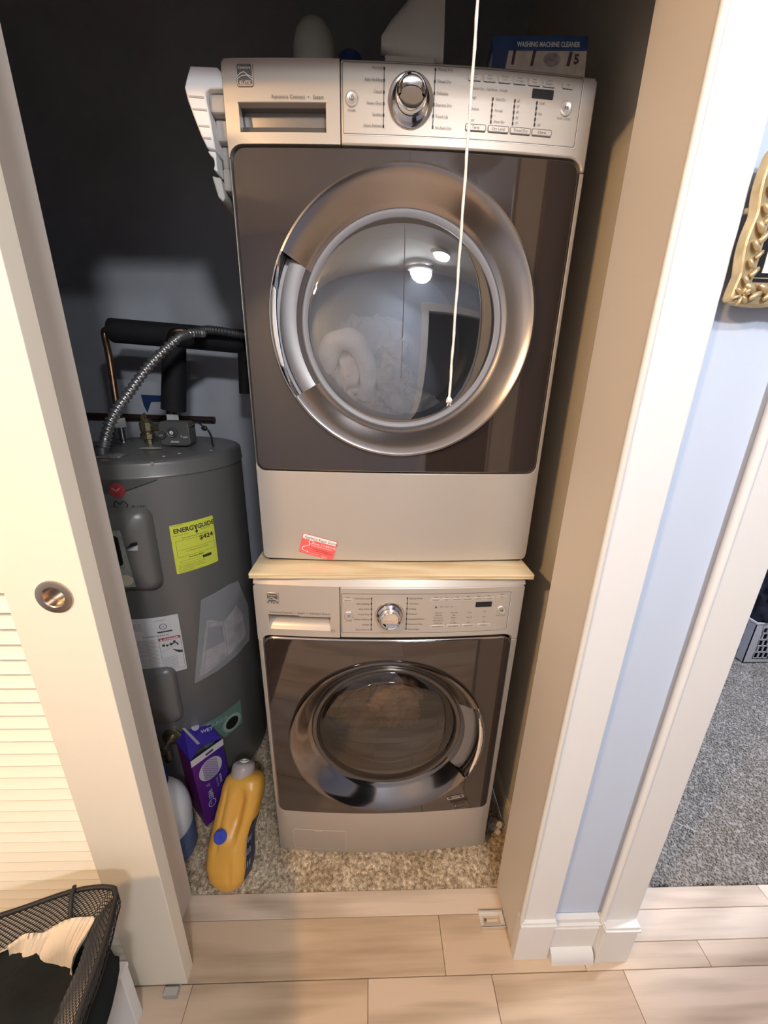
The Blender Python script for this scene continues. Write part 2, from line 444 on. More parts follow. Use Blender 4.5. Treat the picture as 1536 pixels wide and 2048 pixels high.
bm = B(); A = [bm.verts.new((.506, y, z)) for z, y in pr] + [bm.verts.new((.506, .6065, 0))]; C_ = [bm.verts.new((.6225, v.co.y, v.co.z)) for v in A]
bm.faces.new(A); bm.faces.new(C_[::-1])
for i in range(len(A)): bm.faces.new((A[i], A[(i + 1) % len(A)], C_[(i + 1) % len(A)], C_[i]))
bmesh.ops.recalc_face_normals(bm, faces=bm.faces)
obj('shoe_moulding', bm, white_paint, bb, smooth=40)
# closet baseboard on the right wall
bm = B(); box(bm, .492, .5045, .763, 1.69, 0, .085); box(bm, .495, .5045, .763, 1.69, .085, .095)
st('baseboard_right', bm, mat('tan_trim', (.70, .62, .50), .5), bevel=.001)

# closet carpet and next room's carpet
def carpet_mat(name, c1, c2, c3):
    m = mat(name, c1, .95, vcol=c2, vscale=95, detail=6, spec=.1)
    nt = m.node_tree
    n = nt.nodes.new('ShaderNodeTexNoise'); n.inputs['Scale'].default_value = 9; n.inputs['Detail'].default_value = 3
    tc = [x for x in nt.nodes if x.type == 'TEX_COORD'][0]; nt.links.new(tc.outputs['Object'], n.inputs['Vector'])
    mx = nt.nodes.new('ShaderNodeMixRGB'); mx.blend_type = 'MULTIPLY'; mx.inputs[0].default_value = .55
    rp = nt.nodes.new('ShaderNodeValToRGB'); rp.color_ramp.elements[0].position = .35; rp.color_ramp.elements[1].position = .62
    rp.color_ramp.elements[0].color = (*c3, 1); rp.color_ramp.elements[1].color = (1, 1, 1, 1)
    nt.links.new(n.outputs['Fac'], rp.inputs[0])
    b = nt.nodes['Principled BSDF']; src = b.inputs['Base Color'].links[0].from_socket
    nt.links.new(src, mx.inputs[1]); nt.links.new(rp.outputs[0], mx.inputs[2]); nt.links.new(mx.outputs[0], b.inputs['Base Color'])
    return m
cm1 = carpet_mat('closet_carpet', (.95, .84, .66), (.40, .30, .20), (.72, .64, .52))
cm2 = carpet_mat('room_carpet', (.43, .395, .36), (.27, .25, .23), (.70, .68, .66))
def carpet(name, x0, x1, y0, y1, step, h, m, zoff=-.006, zone=None, seed=1, cellb=.02):
    bm = B(); nx = int((x1 - x0) / cellb); ny = int((y1 - y0) / cellb)
    V = [[bm.verts.new((x0 + (x1 - x0) * i / nx, y0 + (y1 - y0) * j / ny, zoff + .002 * noise.noise(Vector((i * .4, j * .4, seed))))) for j in range(ny + 1)] for i in range(nx + 1)]
    for i in range(nx):
        for j in range(ny): bm.faces.new((V[i][j], V[i + 1][j], V[i + 1][j + 1], V[i][j + 1]))
    base = st(name, bm, m, smooth=180)
    zx0, zx1, zy0, zy1 = zone or (x0, x1, y0, y1)
    rnd = random.Random(seed); vs = []; fs = []
    i = 0; x = zx0
    while x < zx1:
        y = zy0 + .002
        while y < zy1:
            px = min(max(x + rnd.uniform(-.5, .5) * step, zx0 + .001), zx1 - .001); py = max(y + rnd.uniform(-.5, .5) * step, zy0 + .001)
            a = rnd.uniform(0, 2 * pi); w = step * .62; hh = h * rnd.uniform(.6, 1.1)
            lx = rnd.uniform(-.6, .6) * w * 1.4; ly = rnd.uniform(-.6, .6) * w * 1.4
            k = len(vs)
            for q in range(3):
                t = a + q * 2.094; vs.append((px + cos(t) * w, max(py + sin(t) * w, zy0), zoff - .001))
            for q in range(3):
                t = a + .6 + q * 2.094; vs.append((px + lx + cos(t) * w * .55, max(py + ly + sin(t) * w * .55, zy0), zoff + hh))
            fs += [(k, k + 1, k + 4, k + 3), (k + 1, k + 2, k + 5, k + 4), (k + 2, k, k + 3, k + 5), (k + 3, k + 4, k + 5)]
            y += step
        x += step
    me = bpy.data.meshes.new('carpet_pile'); me.from_pydata(vs, [], fs); me.materials.append(m)
    o = bpy.data.objects.new('carpet_pile', me); link(o); o.parent = base; o['kind'] = 'stuff'
    return base
carpet('floor_closet', -1.40, .492, .7605, 1.69, .0042, .0065, cm1, -.0065, (-.66, .492, .7612, 1.02), 3)
carpet('floor_room', .66, 2.5, .751, 3.2, .0082, .0065, cm2, -.006, (.72, 2.49, .7518, 3.19), 5)

# ------------------------------------------------------------------ sliding louvered door
DX = -.458
d1 = st('door_1', box(B(), -.5905, DX, .566, .600, .022, 2.02), mat('door_paint', (.88, .81, .68), .4), bevel=.0012)
d1['label'] = 'white louvered sliding closet door with round flush pull'
dm = MATS['door_paint']
obj('top_panel', box(B(), -1.02, -.591, .572, .597, 1.16, 1.93), dm, d1, bevel=.001)
obj('top_rail', box(B(), -1.02, -.591, .566, .600, 1.932, 2.02), dm, d1, bevel=.001)
obj('bottom_rail', box(B(), -1.02, -.591, .566, .600, .022, .135), dm, d1, bevel=.001)
obj('stile', box(B(), -1.15, -1.0205, .566, .600, .022, 2.02), dm, d1, bevel=.001)
slat = None
zk = 1.150
while zk > .14:
    if slat is None:
        bm = B()
        P = [(-.010, .0105), (-.0125, .0085), (.0105, -.0215), (.0135, -.0195)]
        A = [bm.verts.new((-.0, y, z)) for y, z in P]; C_ = [bm.verts.new((-.43, y, z)) for y, z in P]
        # outer face leans out towards the bottom
        for v in A + C_: v.co.y = -v.co.y
        bm.faces.new(A); bm.faces.new(C_[::-1])
        for i in range(4): bm.faces.new((A[i], A[(i + 1) % 4], C_[(i + 1) % 4], C_[i]))
        bmesh.ops.recalc_face_normals(bm, faces=bm.faces)
        slat = obj('louver_slat', bm, dm, d1, bevel=.001, bseg=1); o = slat
    else:
        o = slat.copy(); link(o); o.parent = d1
    o.location = (-.5905, .583, zk - .006)
    zk -= .0312
# round flush pull
PX, PZ = -.512, 1.158
pm = mat('satin_nickel', (.52, .43, .35), .28, 1., bump=.05, bscale=400)
fp = obj('flush_pull', lathe(B(), [(.0295, .0), (.029, .0022), (.027, .003), (.0185, .003), (.0172, .002), (.0172, -.0), (.0165, -.012), (0, -.014)], (PX, .5659, PZ), 'Y', 40), pm, d1, smooth=35)
# cut the stile behind the cup so that the cup is really recessed
st_ = d1.modifiers.new('cup', 'BOOLEAN')
cut = obj('cup_cutter', lathe(B(), [(0, .01), (.0174, .01), (.0174, -.016), (0, -.016)], (PX, .5659, PZ), 'Y', 32), None)
st_.object = cut; st_.operation = 'DIFFERENCE'; st_.solver = 'EXACT'
bpy.context.view_layer.update()
dg = bpy.context.evaluated_depsgraph_get()
me = bpy.data.meshes.new_from_object(d1.evaluated_get(dg)); d1.modifiers.clear(); d1.data = me; bpy.data.objects.remove(cut)

# floor guides
g = tag(obj('door_guide', box(box(B(), -.513, -.478, .548, .564, 0, .020), -.513, -.478, .564, .60, 0, .004), mat('grey_plastic', (.42, .40, .36), .4), bevel=.003), 'small grey plastic guide block under the louvered door', 'door guide')
g2 = thing('door_guide', 'clear metal guide bracket screwed to the floor by right jamb', 'door guide', (.365, .68, 0))
gm = mat('clear_plastic', (.72, .66, .58), .12, .1, .8, bump=.1)
bm = B(); box(bm, .335, .345, .662, .700, .0, .004); box(bm, .395, .408, .662, .700, 0, .004); box(bm, .345, .395, .662, .672, 0, .004); box(bm, .345, .395, .690, .700, 0, .004); box(bm, .352, .388, .678, .684, 0, .003)
obj('plate', bm, gm, g2, bevel=.001)
bm = B(); box(bm, .335, .408, .6605, .6635, .0, .014); box(bm, .335, .408, .6985, .7015, 0, .012); obj('flange', bm, mat('bracket_metal', (.75, .72, .68), .2, .9), g2, bevel=.0008)
obj('screw', lathe(B(), [(.004, .003), (.0035, .0055), (0, .006)], (.352, .681, 0), 'Z', 12), steel, g2, smooth=40)

# ------------------------------------------------------------------ washer and dryer
def appliance(kind):
    dry = kind == 'dryer'
    if dry:
        cx, hw, y0, bl = .069, .343, .915, .016; z0, z1 = 1.064, 2.042; yb = 1.60
        rc = (.0655, 1.6155); seamx = -.0615; zc0 = 1.918; sz = 1.897; gl = (-.266, .398, 1.300, 1.911)
        t = thing('dryer', 'grey front loading dryer stacked on the plywood board', 'dryer', (cx, 1.25, 1.064))
    else:
        cx, hw, y0, bl = .054, .343, .857, .018; z0, z1 = .018, 1.0425; yb = 1.58
        rc = (.0558, .531); seamx = -.0735; zc0 = .8735; sz = .858; gl = (-.271, .375, .236, .868)
        t = thing('washer', 'grey front loading washer standing on the carpet under the dryer', 'washer', (cx, 1.2, 0))
    def fr(x): return y0 - bl * (1 - min(1, ((x - cx) / hw) ** 2))
    def mp(x, z, off):
        taper = 0.
        if not dry and z < .22: taper = (.22 - z) * .06      # kick panel leans back a little
        return Vector((x, fr(x) - off + taper, z))
    cuts = xcuts(cx - hw, cx + hw, 28)
    
    # cabinet shell, open at the front
    bm = B(); box(bm, cx - hw + .003, cx + hw - .003, y0 + .016, yb, z0, z1 - .004)
    ff = [f for f in bm.faces if f.normal.y < -.9]; bmesh.ops.delete(bm, geom=ff, context='FACES')
    cab = obj('cabinet', bm, graphite if dry else graphite, t)
    sol = cab.modifiers.new('s', 'SOLIDIFY'); sol.thickness = .004
    # U-shaped front: side trims + lower panel
    gx0, gx1, gz0, gz1 = gl; r = .020; q = .006
    ox0, ox1 = cx - hw, cx + hw
    lp = [(ox0, sz - .0015), (ox0 + .001, z0 + .02)]
    lp += [(ox0 + .012 + .011 * cos(a), z0 + .012 + .012 * sin(a)) for a in [pi + k * pi / 8 for k in range(5)]]
    lp += [(ox1 - .012 + .011 * cos(a), z0 + .012 + .012 * sin(a)) for a in [1.5 * pi + k * pi / 8 for k in range(5)]]
    lp += [(ox1, z0 + .02), (ox1, sz - .0015), (gx1 + q, sz - .0015)]
    lp += [(gx1 + q - r + r * cos(a), gz0 - q + r + r * sin(a)) for a in [0 - k * pi / 10 for k in range(0, 6)]]
    lp += [(gx0 - q + r + r * cos(a), gz0 - q + r + r * sin(a)) for a in [-pi / 2 - k * pi / 10 for k in range(6)]]
    lp += [(gx0 - q, sz - .0015)]
    lp = lp[::-1]
    fp_ = obj('front_panel', plate([lp], mp, 0, -.022, cuts), silver, t, smooth=35, bevel=.0045, bseg=3, bang=55)
    # console: upper-left drawer front + control panel, arms flow down round the door
    zt = z1 - .003 if dry else 1.020
    rr = .026
    def console(xa, xb, left):
        if left:
            L = [(ox0, sz), (gx0 - q, sz)]
            L += [(gx0 - q + rr - rr * cos(a), sz + (zc0 - sz) * .0 + (zc0 - sz) * sin(a)) for a in [k * pi / 16 for k in range(1, 9)]]
            L += [(seamx - .0007, zc0), (seamx - .0007, zt), (ox0 + .006, zt), (ox0, zt - .006)]
        else:
            L = [(seamx + .0007, zc0)]
            L += [(gx1 + q - rr + rr * cos(a), sz + (zc0 - sz) * sin(a)) for a in [pi / 2 - k * pi / 16 for k in range(0, 8)]]
            L += [(gx1 + q, sz), (ox1, sz), (ox1, zt - .006), (ox1 - .006, zt), (seamx + .0007, zt)]
        return L
    # console arcs bow slightly (top edge of the door opening)
    def mpc(x, z, off): return mp(x, z, off)
    # drawer front with a real rectangular pocket
    dx0, dx1, dz0, dz1 = (-.248, -.088, 1.935, 1.977) if dry else (-.256, -.098, .891, .935)
    Lc = console(0, 0, True)
    # split the left console plate around the pocket into four pieces
    ic = [p for p in Lc if p[1] <= zc0 + 1e-6]
    low = ic + [(seamx - .0007, dz0), (ox0, dz0)]
    topp = [(ox0, dz1), (seamx - .0007, dz1), (seamx - .0007, zt), (ox0 + .006, zt), (ox0, zt - .006)]
    lef = [(ox0, dz0), (dx0, dz0), (dx0, dz1), (ox0, dz1)]
    rig = [(dx1, dz0), (seamx - .0007, dz0), (seamx - .0007, dz1), (dx1, dz1)]
    low = low[:-2] + [(seamx - .0007, dz0), (dx1, dz0), (dx0, dz0), (ox0, dz0)]
    topp = [(ox0, dz1), (dx0, dz1), (dx1, dz1)] + topp[1:]
    dr = obj('drawer_front', plate([low, lef, rig, topp], mpc, .001, -.02, cuts[:12] + [seamx - .0007]), silver, t, smooth=35, bevel=.003, bseg=2, bang=60)
    cp = obj('control_panel', plate([console(0, 0, False)], mpc, .001, -.02, cuts[8:]), silver, t, smooth=35, bevel=.003, bseg=2, bang=60)
    # pocket behind the drawer handle
    pk = B()
    n = 8
    rows_ = [(dz1 + .001, .0), (dz1 - .001, -.026), ((dz0 + dz1) / 2, -.028), (dz0 + .016, -.012 if not dry else -.020), (dz0 + .006, -.006 if not dry else -.018), (dz0 - .001, -.001)]
    G = [[pk.verts.new(mp(dx0 - .002 + (dx1 - dx0 + .004) * i / n, z, off)) for i in range(n + 1)] for z, off in rows_]
    for a in range(len(G) - 1):
        for i in range(n): pk.faces.new((G[a][i], G[a + 1][i], G[a + 1][i + 1], G[a][i + 1]))
    for i in (0, n): pk.faces.new([G[a][i] for a in range(len(G))])
    bmesh.ops.recalc_face_normals(pk, faces=pk.faces)
    obj('drawer_pocket', pk, mat('pocket_dark', (.20, .19, .185), .3, .6) if dry else silver, dr, smooth=40)
    f = Flat(); f.rect(dx0 - .001, dx1 + .001, dz1 - .0005, dz1 + .0012, 8); f.put('pocket_rim', mp, .0022, chrome_b, dr)
    # panel groove
    px0, px1, pz0, pz1 = (-.057, .383, 1.934, 2.0345) if dry else (-.069, .361, .889, 1.003)
    f = Flat(); P = rrect(px0, px1, pz0, pz1, .004, 3)
    def dens(P, m=14):
        out = []
        for i in range(len(P)):
            a = P[i]; b = P[(i + 1) % len(P)]; L = sqrt((a[0] - b[0]) ** 2 + (a[1] - b[1]) ** 2); kk = max(1, int(L / .02))
            for j in range(kk): out.append((a[0] + (b[0] - a[0]) * j / kk, a[1] + (b[1] - a[1]) * j / kk))
        return out
    f.loop(dens(P), .0012); f.put('groove', mp, .0016, mat('groove_dark', (.13, .12, .12), .5), cp)
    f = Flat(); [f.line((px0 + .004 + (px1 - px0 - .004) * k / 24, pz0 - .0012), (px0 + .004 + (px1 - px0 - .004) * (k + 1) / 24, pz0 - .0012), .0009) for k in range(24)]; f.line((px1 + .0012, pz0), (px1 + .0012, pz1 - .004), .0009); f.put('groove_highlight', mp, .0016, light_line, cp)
    # top chamfer strip of the washer / top of the dryer
    bm = B(); N = 28; prof = [(zt, -.001), (z1 - .0015, -.012), (z1, -.03), (z1, -.2)] if not dry else [(zt, -.001), (z1, -.006), (z1, -.2)]
    G = []
    for z, off in prof:
        rw = []
        for i in range(N + 1):
            x = ox0 + (ox1 - ox0) * i / N; p = mp(x, z, off)
            if off < -.1: p.y = y0 + .2
            rw.append(bm.verts.new(p))
        G.append(rw)
    for a in range(len(G) - 1):
        for i in range(N): bm.faces.new((G[a][i], G[a][i + 1], G[a + 1][i + 1], G[a + 1][i]))
    bmesh.ops.recalc_face_normals(bm, faces=bm.faces)
    obj('top_edge', bm, silver, t, smooth=50)
    # door: dark glass plate with a round hole (two C shaped halves), bright edge, funnel ring, pane
    R1, R2 = .2765, .2215
    o_gl = rrect(gx0, gx1, gz0, gz1, (.02, .02, .024, .024), 6)
    xc_, zc_ = rc
    up = [p for p in o_gl if p[1] > zc_]; dn = [p for p in o_gl if p[1] < zc_]
    ups = sorted([p for p in up], key=lambda p: math.atan2(p[1] - zc_, p[0] - xc_))
    dns = sorted([p for p in dn], key=lambda p: -math.atan2(p[1] - zc_, p[0] - xc_))
    H = R1 - .006; NH = 40
    upl = [(gx1, zc_)] + ups + [(gx0, zc_)] + [(xc_ + H * cos(pi - pi * k / NH), zc_ + H * sin(pi - pi * k / NH)) for k in range(NH + 1)]
    dnl = [(gx1, zc_)] + dns + [(gx0, zc_)] + [(xc_ + H * cos(pi + pi * k / NH), zc_ + H * sin(pi + pi * k / NH)) for k in range(NH + 1)]
    door = obj('door', plate([upl, dnl], mp, .0035 if dry else .009, -.03, cuts), door_glass, t, smooth=35, bevel=.0018, bseg=2, bang=60)
    ed = dens(o_gl)
    bm = B(); tube(bm, [mp(x, z, -.0005 if dry else .004) for x, z in ed], .0022 if dry else .0036, 8, closed=True)
    obj('door_edge', bm, smoke if dry else chrome, door, smooth=60)
    # dark gap behind the door's edges
    gz = B(); tmp = plate([rrect(gx0 - q, gx1 + q, gz0 - q, zc0 + .002, .012)], mp, -.0215, -.024, cuts)
    tmp2 = tmp
    ff = [f for f in tmp2.faces if all((Vector((v.co.x - xc_, v.co.z - zc_)).length < H) for v in f.verts)]
    tmp2.free(); gz.free()
    ring_c = (xc_, fr(xc_), zc_)
    if dry: a0, a1 = radians(153), radians(213)
    else: a0, a1 = radians(-31), radians(26)
    prof = [(H - .001, -.010), (R1 + .0015, .004), (R1 + .002, .010), (R1, .0145), (R1 - .004, .0155), (R1 - .010, .0125), (R1 - .022, .002), (R1 - .035, -.011), (R1 - .046, -.022), (R2 + .003, -.028), (R2 - .001, -.030), (R2 - .004, -.034)]
    obj('door_ring', lathe(B(), prof, ring_c, 'Y', 96, a1, a0 + 2 * pi, caps=False), smoke if dry else mat('smoke_dark', (.27, .245, .235), .12, 1.), door, smooth=30)
    # outer lip carried on through the handle
    prh = [(H - .001, -.010), (R1 + .0015, .004), (R1 + .002, .010), (R1, .0145), (R1 - .003, .0140), (R1 - .004, -.022), (R1 - .014, -.024), (R1 - .016, -.012), (R1 - .030, -.012), (R2 + .006, -.018), (R2 + .001, -.030), (R2 - .004, -.034)]
    obj('handle_recess', lathe(B(), prh, ring_c, 'Y', 40, a0, a1, caps=True), mat('handle_grey', (.20, .19, .19), .32, .6), door, smooth=30)
    # crescent grip
    bm = B(); NB = 30; G = []
    for k in range(NB + 1):
        s = k / NB; a = a0 + .03 + (a1 - a0 - .06) * s; w = .013 * sin(pi * s) ** .7 + .002
        ring = []
        for (dr_, dh) in ((0, 0), (-w * .5, .004), (-w, .001), (-w * .6, -.006)):
            rad_ = R1 - .002 + dr_; h = .0155 + dh
            ring.append(bm.verts.new((xc_ + rad_ * cos(a), ring_c[1] - h, zc_ + rad_ * sin(a))))
        G.append(ring)
    for k in range(NB):
        for i in range(4): bm.faces.new((G[k][i], G[k][(i + 1) % 4], G[k + 1][(i + 1) % 4], G[k + 1][i]))
    bm.faces.new(G[0]); bm.faces.new(G[-1][::-1]); bmesh.ops.recalc_face_normals(bm, faces=bm.faces)
    obj('handle', bm, chrome_b, door, smooth=60)
    # inner grey rim and the pane
    obj('inner_rim', lathe(B(), [(R2 - .003, -.032), (R2 - .006, -.029), (R2 - .014, -.030), (R2 - .018, -.034), (R2 - .019, -.05)], ring_c, 'Y', 80), mat('rim_grey', (.20, .21, .24), .4, .0) if dry else mat('rim_dark', (.10, .085, .075), .25, .5), door, smooth=40)
    dome = .016 if dry else .030
    pp = [((R2 - .012) * sin(k / 14 * pi / 2), -.036 + dome * (cos(k / 14 * pi / 2))) for k in range(15)][::-1]
    obj('pane', lathe(B(), pp, ring_c, 'Y', 80), dry_glass if dry else wash_glass, door, smooth=180)
    # bowl ridge and gasket seen through the pane
    obj('gasket', lathe(B(), [(R2 - .002, -.05), (R2 - .012, -.075), (R2 - .03, -.09), (R2 - .025, -.13)], ring_c, 'Y', 64), mat('gasket', (.16, .15, .145), .5), t, smooth=60)
    if not dry:
        obj('bowl_ridge', tube(B(), [(xc_ + .155 * cos(a), ring_c[1] + .05, zc_ + .155 * sin(a)) for a in [2 * pi * k / 60 for k in range(60)]], .002, 6, closed=True), chrome, door, smooth=60)
    obj('drum', lathe(B(), [(R2 - .022, -.10), (.25, -.13), (.25, -.50), (.235, -.53), (.06, -.53), (0, -.52)], ring_c, 'Y', 64), drum_m if dry else mat('drum_dark', (.16, .14, .13), .4, .6), t, smooth=50)
    # knob
    if dry: kx, kz, kr, kd, kdx = .0655, 1.984, .0405, .0275, 0.0
    else: kx, kz, kr, kd, kdx = .052, .942, .0365, .0262, 0.0
    ky = fr(kx)
    kb = obj('knob_base', lathe(B(), [(kr + .0012, 0), (kr + .001, .003), (kr, .0045), (kr - .002, .0045), (kr - .006, .0035), (kd + .006, .008), (kd + .001, .011), (kd, .011)], (kx, ky, kz), 'Y', 56), chrome, cp, smooth=30)
    obj('knob', lathe(B(), [(kd, .009), (kd, .024), (kd - .001, .027), (kd - .003, .0285), (kd - .0045, .0275), (kd - .0055, .0245), (kd - .010, .0235), (0, .0225)], (kx, ky, kz), 'Y', 56), chrome_b, kb, smooth=30)
    if dry:   # scooped grip: a raised peak over the dial's upper part
        bm = B(); NB = 20; ra = kd - .004
        e0 = [(kx - ra * .95, kz - .006), (kx, kz + ra), (kx + ra * .95, kz - .006)]
        G = [[], [], []]
        for k in range(NB + 1):
            a = radians(-10 + 200 * k / NB); G[0].append(bm.verts.new((kx + ra * cos(a), ky - .0275, kz + ra * sin(a))))
            G[1].append(bm.verts.new((kx + ra * .86 * cos(a), ky - .0285, kz + ra * .86 * sin(a))))
            G[2].append(bm.verts.new((kx + ra * .78 * cos(a), ky - .0245, kz + ra * .78 * sin(a) * .55)))
        for q_ in range(2):
            for k in range(NB): bm.faces.new((G[q_][k], G[q_][k + 1], G[q_ + 1][k + 1], G[q_ + 1][k]))
        bmesh.ops.recalc_face_normals(bm, faces=bm.faces)
        obj('knob_scoop', bm, smoke, kb, smooth=50)
    # round buttons
    for nm, bx, bz in (('power_button', -.041 if dry else -.051, 1.984 if dry else .941), ('start_button', .356 if dry else .340, 1.990 if dry else .951)):
        by = fr(bx)
        br = obj(nm, lathe(B(), [(.0118, 0), (.0118, .003), (.0105, .0042), (.0095, .003), (.0088, .003), (.0080, .0048), (.004, .0040), (0, .0036)], (bx, by, bz), 'Y', 32), mat('button_silver', (.60, .57, .54), .28, .5), cp, smooth=35)
        f = Flat()
        if 'power' in nm: f.ring(bx, bz, .0035, .0008); f.rect(bx - .0005, bx + .0005, bz - .002, bz + .002)
        else: f.poly([(bx - .003, bz - .003), (bx, bz), (bx - .003, bz + .003)]); f.rect(bx + .001, bx + .002, bz - .003, bz + .003); f.rect(bx + .003, bx + .004, bz - .003, bz + .003)
        f.put('symbol', mp, .0058, ink, br)
    # display
    ex0, ex1, ez0, ez1 = (.2885, .329, 2.0005, 2.0135) if dry else (.2705, .3125, .9625, .9765)
    obj('display', plate([rrect(ex0, ex1, ez0, ez1, .001, 2)], mp, .0026, .0005, xcuts(ex0, ex1, 4)), black, cp)
    # indicator strips
    f = Flat(); dots = Flat()
    if dry: strips = [(.017, 1.946, 2.027, 6), (.108, 1.948, 2.029, 6), (.216, 1.961, 1.994, 5), (.2575, 1.961, 1.994, 5), (.2995, 1.962, 1.994, 5)]
    else: strips = [(.0055, .900, .991, 7), (.095, .902, .992, 7)]
    for x, a, b, n_ in strips:
        f.rect(x - .0008, x + .0008, a, b)
        for k in range(n_): z = a + (b - a) * k / (n_ - 1); dots.rect(x - .0015, x + .0015, z - .0022, z + .0022)
    f.put('indicator_strip', mp, .0018, mat('strip_grey', (.10, .09, .09), .5), cp); dots.put('indicator_dots', mp, .0021, black, cp)
    # buttons
    def button(x0_, x1_, a, b, outl):
        o = obj('button', plate([rrect(x0_, x1_, a, b, .0014, 2)], mp, .0028, .0, xcuts(x0_, x1_, 2)), silver, cp, smooth=35, bevel=.0006, bseg=1)
        f = Flat(); f.loop(dens(rrect(x0_ - .0004, x1_ + .0004, a - .0004, b + .0004, .0016, 2)), .0009); f.put('button_rim', mp, .0024, outl, o)
        if outl is not light_line: f = Flat(); f.rect(x0_ + .0005, x1_ - .0005, a - .0016, a - .0002, 2); f.put('button_shade', mp, .0022, ink, o)
        return o
    T_ = Flat(); dk = mat('outline_dark', (.12, .11, .11), .5)
    if dry:
        xs = [.1685 + .0277 * k for k in range(6)]
        for k, x in enumerate(xs): button(x, x + .0225, 2.0185, 2.0275, silver)
        for k, x in enumerate(xs): T_.text(['Sensor', 'Extra', 'Wrinkle', 'Damp', 'Less', 'Custom'][k], x + .011, 2.0245, .0038, 'CENTER'); T_.text(['Dry', 'Steam', 'Guard', 'Dry Signal', 'Time', 'Program'][k], x + .011, 2.0203, .0038, 'CENTER')
        button(.345, .365, 2.019, 2.0275, silver); T_.text('Light', .355, 2.022, .0038, 'CENTER')
        for k, (x0_, x1_, s_) in enumerate(((.1695, .207, 'Temp'), (.212, .2505, 'Dry Level'), (.2545, .293, 'Timed Dry'), (.2965, .334, 'Chime'))):
            button(x0_, x1_, 1.947, 1.9555, dk); T_.text(s_, (x0_ + x1_) / 2, 1.9492, .0062, 'CENTER')
        for k, s_ in enumerate(['Normal', 'Baby Bedding', 'Casual', 'Heavy Duty', 'Sanitize', 'Steam Refresh']): T_.text(s_, .014, 2.0255 - .0162 * k, .0058, 'RIGHT')
        for k, s_ in enumerate(['Manual Dry', 'Timed Dry', 'Delicates', 'Express Dry', 'Touch Up', 'Air-Rack Dry']): T_.text(s_, .112, 2.0275 - .0164 * k, .0058)
        for x, L in ((.176, ['High', '•', 'Medium', '•', 'Low']), (.221, ['Extra Dry', '•', 'Normal', '•', 'Damp Dry']), (.262, ['60', '50', '40', '30', '20']), (.304, ['Loud', '•', 'Mid', '•', 'Off'])):
            for k, s_ in enumerate(L): T_.text(s_, x, 1.9925 - .0080 * k, .0048)
        T_.text('Sensor Dry   Cool Down   Wrinkle', .178, 2.0055, .0044)
        T_.text('POWER', -.041, 1.9660, .0042, 'CENTER'); T_.text('START / PAUSE', .354, 1.9735, .0040, 'CENTER')
        T_.text('Kenmore Connect  •   Steam', -.186, 1.9825, .0080)
    else:
        xs = [.1545 + .0273 * k for k in range(6)]
        for k, x in enumerate(xs): button(x, x + .0235, .9835, .9905, light_line); T_.text(['Prewash', 'Stain', 'Extra Rinse', 'Rinse+Spin', 'Accela', 'Custom'][k], x + .0117, .9852, .0042, 'CENTER'); T_.rect(x + .008, x + .016, .9935, .9946)
        button(.324, .348, .9865, .993, light_line); T_.text('Light', .336, .988, .0042, 'CENTER'); T_.rect(.332, .340, .9965, .9976)
        button(-.064, -.0425, .9815, .9885, light_line); T_.text('Add Item', -.053, .9832, .0042, 'CENTER'); T_.rect(-.057, -.049, .9925, .9936)
        for k, (x0_, x1_, s_) in enumerate(((.1585, .193, 'Wash/Rinse'), (.199, .233, 'Spin Speed'), (.2395, .2735, 'Soil Level'), (.280, .3135, 'Chime'))):
            button(x0_, x1_, .9045, .912, light_line); T_.text(s_, (x0_ + x1_) / 2, .9063, .0056, 'CENTER')
        for k, s_ in enumerate(['Normal/Casual', 'Baby Bedding', 'Kids Wear', 'Heavy Duty', 'Whitest Whites', 'Sanitize', 'Steam Refresh']): T_.text(s_, .001, .9888 - .0151 * k, .0060, 'RIGHT')
        for k, s_ in enumerate(['Express Wash', 'Tub Clean', 'Bedding', 'Delicates', 'Handwash/Wool', 'Workout Wear', 'Rinse & Spin']): T_.text(s_, .099, .9898 - .0150 * k, .0060)
        for x, L in ((.176, ['Extra Hot', 'Hot/Cold', 'Warm/Cold', 'Warm/Warm', 'Cold/Cold']), (.216, ['Extra High', 'High', 'Medium', 'Low', 'No Spin']), (.2565, ['Heavy', '•', 'Normal', '•', 'Light']), (.296, ['Loud', '•', 'Mid', '•', 'Off'])):
            for k, s_ in enumerate(L): T_.text(s_, x, .9475 - .0076 * k, .0047, 'CENTER')
        T_.text('Wash   Rinse   Spin', .178, .9655, .0044); T_.rect(.1665, .1705, .963, .968)
        T_.text('POWER', -.051, .9245, .0042, 'CENTER'); T_.text('START / PAUSE', .340, .9340, .0040, 'CENTER')
        T_.text('Kenmore Connect  •  Steam  •  Vibration Guard', -.252, .9415, .0078)
    T_.put('lettering', mp, .0031, mat('ink_panel', (.10, .09, .088), .6), cp)
    # emblem
    lx, lz = (-.232, 2.0155) if dry else (-.2415, .983)
    em = obj('emblem', plate([rrect(lx - .0155, lx + .0155, lz - .0165, lz + .0165, .004, 4)], mp, .003, 0, []), mat('emblem_silver', (.40, .37, .345), .25, .8), dr, smooth=35, bevel=.001)
    f = Flat(); f.path([(lx - .014, lz - .003), (lx - .007, lz + .002), (lx - .001, lz + .0035), (lx + .006, lz - .001), (lx + .014, lz - .004)], .0011)
    f.path([(lx - .014, lz - .006), (lx - .006, lz - .002), (lx + .003, lz - .001), (lx + .014, lz - .0075)], .0010)
    f.loop(rrect(lx - .014, lx + .014, lz - .015, lz + .015, .003, 3), .0008)
    f.text('Kenmore', lx, lz + .0075, .0058, 'CENTER'); f.text('ELITE', lx, lz - .0135, .0068, 'CENTER', sx=1.3)
    f.put('lettering', mp, .0036, light_line, em)
